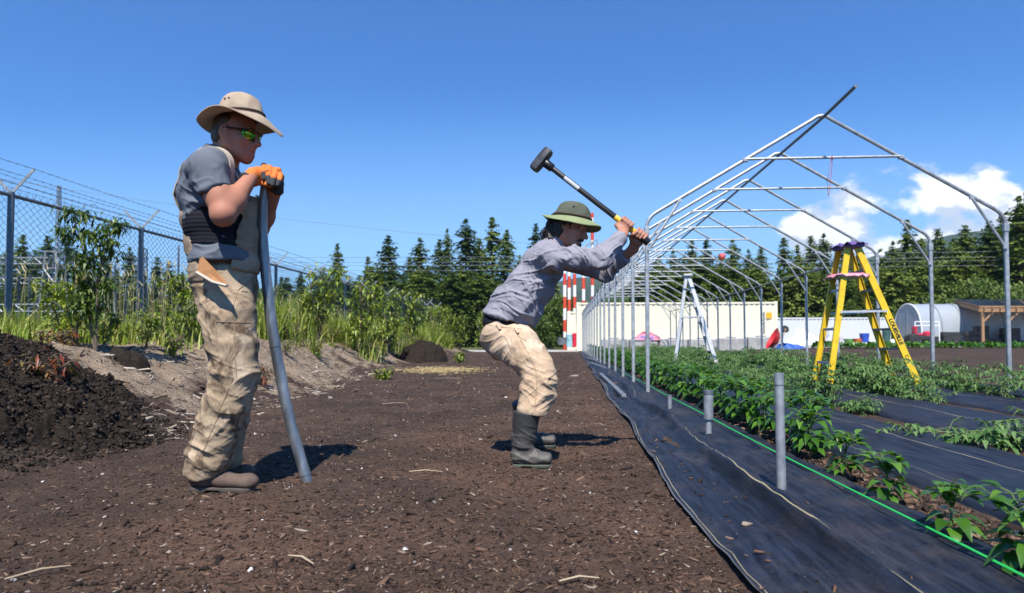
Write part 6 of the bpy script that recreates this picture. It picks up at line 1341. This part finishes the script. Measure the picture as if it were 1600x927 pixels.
# ------------------------------------------------------------------ sledgehammer
hm = thing('sledgehammer', tuple(C2), 'long sledgehammer with black and yellow handle raised by the bending person', 'sledgehammer')
hx = p2(858, 234, -.02)-p2(832, 266, -.02); hx = hx/np.linalg.norm(hx); hy = np.cross(hx, A3((0, 1, 0))); Mh = Matrix((Vector(hx), Vector(np.cross(hy, hx)), Vector(hy))).transposed()
m = MB(); prof = [(-.078, .018), (-.076, .026), (-.066, .0315), (-.04, .0335), (.04, .0335), (.066, .0315), (.076, .026), (.078, .018)]
vs = []; fs = []
for x, r in prof:
    for k in range(8): a = 2*math.pi*(k+.5)/8; vs.append(Vector(HA)+Mh @ Vector((x, r*1.08*math.cos(a), r*1.08*math.sin(a))))
for i in range(len(prof)-1):
    for k in range(8): fs.append((i*8+k, i*8+(k+1) % 8, i*8+8+(k+1) % 8, i*8+8+k))
fs += [tuple(range(7, -1, -1)), tuple(range(56, 64))]; m.add(vs, fs); m.build('head', pmat('forged_steel', [(.05, .05, .052), (.12, .12, .125)], scale=25, rough=.5, metal=.6, rvar=.25, bump=.15, bscale=70), hm)
HP = lambda d: HA+hdir*d; Lh = np.linalg.norm(HB-HA)
def hseg(name, d0, d1, r0, r1, mt, par, n=14): m = MB(); m.tube([HP(d0), HP(d0+.004), HP(d1-.004), HP(d1)], [r0*.93, r0, r1, r1*.93], n); return m.build(name, mt, par, True)
hseg('collar', .028, .085, .0265, .0245, M_BLACKP, hm); hd_ = hseg('handle', .08, Lh-.02, .0165, .0165, pmat('black_fibreglass', [(.014, .014, .015), (.022, .022, .024)], rough=.45), hm)
lab = MB(); cr = Vector(hdir).cross(Vector((0, 1, 0))).normalized(); n = 6; r_ = .0172
for k in range(n+1):
    a = R(-62+124*k/n*.62+20); o = Vector((0, -1, 0))*math.cos(a)*r_+cr*math.sin(a)*r_; lab.v += [tuple(Vector(HP(.175))+o), tuple(Vector(HP(.285))+o)]
lab.f = [(2*k, 2*k+1, 2*k+3, 2*k+2) for k in range(n)]; lab.build('sticker', pmat('sticker', [(.45, .45, .45), (.62, .62, .62)], scale=120, rough=.5), hd_)
M_HYEL = pmat('hammer_yellow', [(.72, .40, .015), (.80, .47, .025)], rough=.5)
hseg('grip', Lh*.70, Lh-.045, .0180, .0180, M_HYEL, hm); hseg('end_cap', Lh-.05, Lh+.012, .0205, .0225, M_BLACKP, hm)
m = MB(); 
for k in range(7): a = R(95+90*k/6); o0 = Vector((0, -1, 0))*math.cos(a)*.0184+cr*math.sin(a)*.0184; m.v += [tuple(Vector(HP(Lh*.60))+o0*.97), tuple(Vector(HP(Lh*.71))+o0)]
m.f = [(2*k, 2*k+1, 2*k+3, 2*k+2) for k in range(6)]; m.build('grip_stripe', M_HYEL, hm, True)
# ================================================================== compost heaps, wood chips, pebbles, straw (litter nobody could count)
def crumb_mat(name, cs):
    N = NT(name); pv = N.pos(); n1 = N.noise(9, 8, .7, pv); n2 = N.noise(45, 6, .75, pv)
    N.setb(Base_Color=N.mix(n2, N.ramp(n1, [(.3, cs[0]), (.55, cs[1]), (.75, cs[2])]), N.ramp(n2, [(.35, cs[0]), (.7, cs[2])])), Roughness=.95); N.b.inputs['Specular IOR Level'].default_value = .15
    N.bump(N.math('ADD', n2, N.noise(120, 5, .7, pv)), 1.0, .012); return N.m
M_COMP = crumb_mat('dark_compost', ((.013, .0095, .0075), (.030, .021, .016), (.062, .045, .033)))
HEAPZ = []
def compost(x, y, w, d, h, label, seed, n, freq=9, cr=.05):
    u = np.linspace(-1, 1, n); A, B = np.meshgrid(u, u); X, Yv = x+A*w/2, y+B*d/2
    P = np.stack([X, Yv, 0*X+seed], -1).reshape(-1, 3); big = fbm(P*1.6, 3, seed).reshape(A.shape); rr = np.hypot(A, B)+.22*big
    lump = 1-1.7*np.abs(fbm(P*freq*np.array([1, 1, 0]), 4, seed+2, .6)).reshape(A.shape); l2 = fbm(P*freq*3.2*np.array([1, 1, 0]), 3, seed+6).reshape(A.shape)
    edge = sstep(.0, .22, 1-rr); z = hz(X, Yv)+h*np.clip(1-rr**1.8, 0, 1)**.7*(1+.5*big)+edge*(cr*lump+cr*.75*l2)-.05*(1-edge)-.02
    X = X+edge*cr*.5*fbm(P*freq*1.3+31, 3, seed+8).reshape(A.shape); Yv = Yv+edge*cr*.5*fbm(P*freq*1.3+57, 3, seed+9).reshape(A.shape); ii = np.arange(A.size).reshape(A.shape)
    HEAPZ.append((x-w/2, y-d/2, w, d, z, rr))
    return tag(npmesh('compost_heap', np.stack([X, Yv, z], -1).reshape(-1, 3), np.stack([ii[:-1, :-1], ii[:-1, 1:], ii[1:, 1:], ii[1:, :-1]], -1).reshape(-1, 4), M_COMP, None, True), label, 'compost heap')
compost(-3.95, 4.0, 2.5, 3.0, .13, 'large dark crumbly compost heap spread over the bank at the left edge', 3, 300, 9, .065)
compost(-4.2, 21, 1.5, 2.0, .50, 'small dark compost mound on the bank left of the bending person', 4, 130, 4.5, .16)
q = at(205, 522, 6.3); compost(q.x, 6.3, .42, .36, .16, 'dark clod of earth at the grass edge near the lone sapling', 5, 40, 12, .03)
chip_cols = [(.0, (.014, .010, .008)), (.35, (.042, .025, .017)), (.62, (.086, .050, .032)), (.82, (.135, .078, .050)), (.93, (.18, .118, .08)), (.99, (.31, .25, .19))]
def islmat(name, stops, rough=.9):
    N = NT(name); N.setb(Base_Color=N.ramp(N.isl(), stops), Roughness=rough); N.b.inputs['Specular IOR Level'].default_value = .25; return N.m
def scatter(name, X, Yv, L, Wd, T, mt, label, seed, zoff=0.0, curl=.0, Z=None):
    r = np.random.RandomState(seed); n = len(X); Z = (hz(X, Yv)+near_crumb(X, Yv) if Z is None else Z)+zoff; yaw = r.rand(n)*6.283; pit = r.randn(n)*.28; rol = r.randn(n)*.35
    base = np.array([[-1, -.8, -1], [-.9, .9, -1], [1, .6, -1], [.8, -.7, -1], [-.95, -.5, 1], [-.85, .6, 1], [.9, .4, 1], [.75, -.5, 1]], float)
    P = base[None]*np.stack([L, Wd, T], -1)[:, None]*.5*(1+.35*r.randn(n, 8, 3)*np.array([.6, 1, .6])); P[:, :, 2] += (curl*L)[:, None]*(P[:, :, 0]/L[:, None])**2 if np.ndim(curl) else 0
    cy_, sy_ = np.cos(yaw), np.sin(yaw); cp, sp_ = np.cos(pit), np.sin(pit); cr_, sr = np.cos(rol), np.sin(rol); x, y, z = P[..., 0], P[..., 1], P[..., 2]
    y, z = y*cr_[:, None]-z*sr[:, None], y*sr[:, None]+z*cr_[:, None]; x, z = x*cp[:, None]+z*sp_[:, None], -x*sp_[:, None]+z*cp[:, None]; x, y = x*cy_[:, None]-y*sy_[:, None], x*sy_[:, None]+y*cy_[:, None]
    V = np.stack([x+X[:, None], y+Yv[:, None], z+Z[:, None]], -1).reshape(-1, 3); f = np.array([[3, 2, 1, 0], [4, 5, 6, 7], [0, 1, 5, 4], [1, 2, 6, 5], [2, 3, 7, 6], [3, 0, 4, 7]])
    return tag(npmesh(name, V, ((np.arange(n)*8)[:, None, None]+f[None]).reshape(-1, 4), mt), label, name.replace('_', ' '), kind='stuff')
def near_crumb(X, Yv):
    P = np.stack([X, Yv, 0*X], -1); return (1-sstep(7, 14, Yv))*fbm(P*np.array([22, 22, 1]), 3, 51)*.011*(1-sstep(.45, .55, X)*.6)
x0h, y0h, wh, dh, zh_, rrh = HEAPZ[0]; r = np.random.RandomState(6); n = 42000; uu_ = r.rand(n); vv_ = r.rand(n); ih = (uu_*299).astype(int); jh = (vv_*299).astype(int); ok = (rrh[jh, ih] < .99) | ((r.rand(n) < .25) & (rrh[jh, ih] < 1.15)); uu_, vv_, ih, jh = uu_[ok], vv_[ok], ih[ok], jh[ok]; n = len(uu_); sz = np.minimum(np.exp(r.randn(n)*.62)*.0060, .026)
hx_, hy_ = x0h+uu_*wh, y0h+vv_*dh; hzz = np.maximum(zh_[jh, ih], hz(hx_, hy_))
scatter('soil_clods', hx_, hy_, sz*1.5, sz*1.2, sz*1.0, islmat('soil_clod', [(0, (.008, .006, .005)), (.5, (.022, .016, .012)), (.85, (.044, .031, .023)), (1, (.085, .060, .043))]), 'dark clods and crumbs loose on the large compost heap', 21, .004, Z=hzz)
r = np.random.RandomState(9); n = 110000; Yc_ = 1.5+28*r.rand(n)**2.7; Xc = -Yc_*.62-1.0+r.rand(n)*(Yc_*.62+1.55); xbc_ = np.maximum(-2.5-.11*(Yc_-3), -4.4); k = (Xc > xbc_-.9) & (Xc < .47+.0135*Yc_) & (r.rand(n) < .35+.65*np.clip((Xc-xbc_)/2.6, 0, 1)); Xc, Yc_ = Xc[k], Yc_[k]; n = len(Xc); sz = np.exp(r.randn(n)*.58)*.0044*(1+.09*Yc_)
scatter('wood_chips', Xc, Yc_, sz*1.9, sz*.75*r.uniform(.5, 1.2, n), sz*.30, islmat('wood_chip', chip_cols), 'brown wood chips and bark pieces covering the compost path', 10, .002)
n = 600; Yp_ = 1.5+16*r.rand(n)**1.7; Xp = -Yp_*.55-1.6+r.rand(n)*(Yp_*.55+2.1); k = Xp < .45; Xp, Yp_ = Xp[k], Yp_[k]; n = len(Xp); sz = np.exp(r.randn(n)*.5)*.0042*(1+.06*Yp_)
scatter('pebbles', Xp, Yp_, sz*1.4, sz*1.1, sz*.8, islmat('pebble', [(0, (.16, .14, .12)), (.5, (.34, .31, .28)), (.85, (.60, .57, .53)), (1, (.75, .74, .72))]), 'pale pebbles and shell bits sprinkled over the path and bank', 11, .003)
n = 2600; Yp_ = 4.5+14*r.rand(n)**1.4; Xp = np.maximum(-2.5-.11*(Yp_-3), -4.4)-r.rand(n)*1.9; L = np.exp(r.randn(n)*.5)*.05
scatter('twigs', Xp, Yp_, L*1.4, L*.13, L*.10, islmat('twig', [(0, (.05, .035, .025)), (.4, (.14, .10, .075)), (.7, (.32, .26, .20)), (1, (.52, .46, .39))]), 'bleached twigs and bark scraps lying on the sandy bank', 12, .006)
n = 1300; a = r.randn(n, 2); Yp_ = 15.5+a[:, 0]*.7; Xp = -2.75+a[:, 1]*.45-.05*(Yp_-15.5); L = r.uniform(.04, .13, n)
scatter('straw', Xp, Yp_, L, L*.05+.004, L*.04+.003, islmat('straw', [(0, (.28, .20, .08)), (.6, (.45, .34, .16)), (1, (.56, .45, .25))]), 'scattering of yellow straw on the compost path near the bank', 13, .012)
n = 600; Yp_ = 1.5+12*r.rand(n)**1.5; Xp = .49+.0135*Yp_+np.abs(r.randn(n))*.20; k = Xp < 1.2; Xp, Yp_ = Xp[k], Yp_[k]; n = len(Xp); sz = np.exp(r.randn(n)*.6)*.0045*(1+.06*Yp_)
scatter('fabric_litter', Xp, Yp_, sz*1.8, sz*.7, sz*.4, islmat('fabric_litter', chip_cols), 'bark crumbs and dirt scattered along the edge of the black fabric', 14, .030)
n = 5000; Yp_ = 1.8+12*r.rand(n)**1.6; Xp = 1.42+r.rand(n)*.24; sz = np.exp(r.randn(n)*.6)*.0065*(1+.06*Yp_)
scatter('soil_crumbs', Xp, Yp_, sz*1.5, sz*1.0, sz*.7, islmat('soil_crumb', chip_cols[:5]), 'brown soil crumbs between the pepper stems', 15, .004)
M_STK = pmat('pale_stick', [(.30, .22, .13), (.46, .36, .24)], scale=8, rough=.9)
for (px, py, L, an, lb) in ((665, 742, .17, .05, 'thin pale stick lying on the path left of the rubber boots'), (615, 632, .26, .5, 'pale split stick on the path near the bank'), (700, 596, .5, -.1, 'long straw coloured stem lying across the far path'), (60, 900, .16, .9, 'pale twig lying in the near left foreground'), (470, 880, .13, -.6, 'curved pale twig in the middle of the foreground'), (905, 905, .12, .3, 'short flat bark strip in the foreground left of the fabric')):
    p = gnd(px, py, .01); z = hz1(p.x, p.y)+.016; d_ = Vector((math.cos(an), math.sin(an), 0)); m = MB(); m.tube([p*1-d_*L/2+Vector((0, 0, z-p.z)), p+Vector((0, .01, z-p.z+.006)), p+d_*L/2+Vector((0, 0, z-p.z))], [.003, .004, .0025], 5); tag(m.build('stick', M_STK, None, True), lb, 'stick')

# ================================================================== the air
m = MB(); m.box((0, 1200, 220), (5800, 3600, 460))
N = NT('air'); N.t.nodes.remove(N.b); vo = N.n('ShaderNodeVolumePrincipled'); vo.inputs['Color'].default_value = (.62, .80, 1, 1); vo.inputs['Density'].default_value = .00014; vo.inputs['Anisotropy'].default_value = .1
N.t.links.new(vo.outputs[0], N.out.inputs['Volume']); hzo = m.build('haze', N.m); hzo['kind'] = 'stuff'; hzo['label'] = 'thin blue summer haze over the whole place'
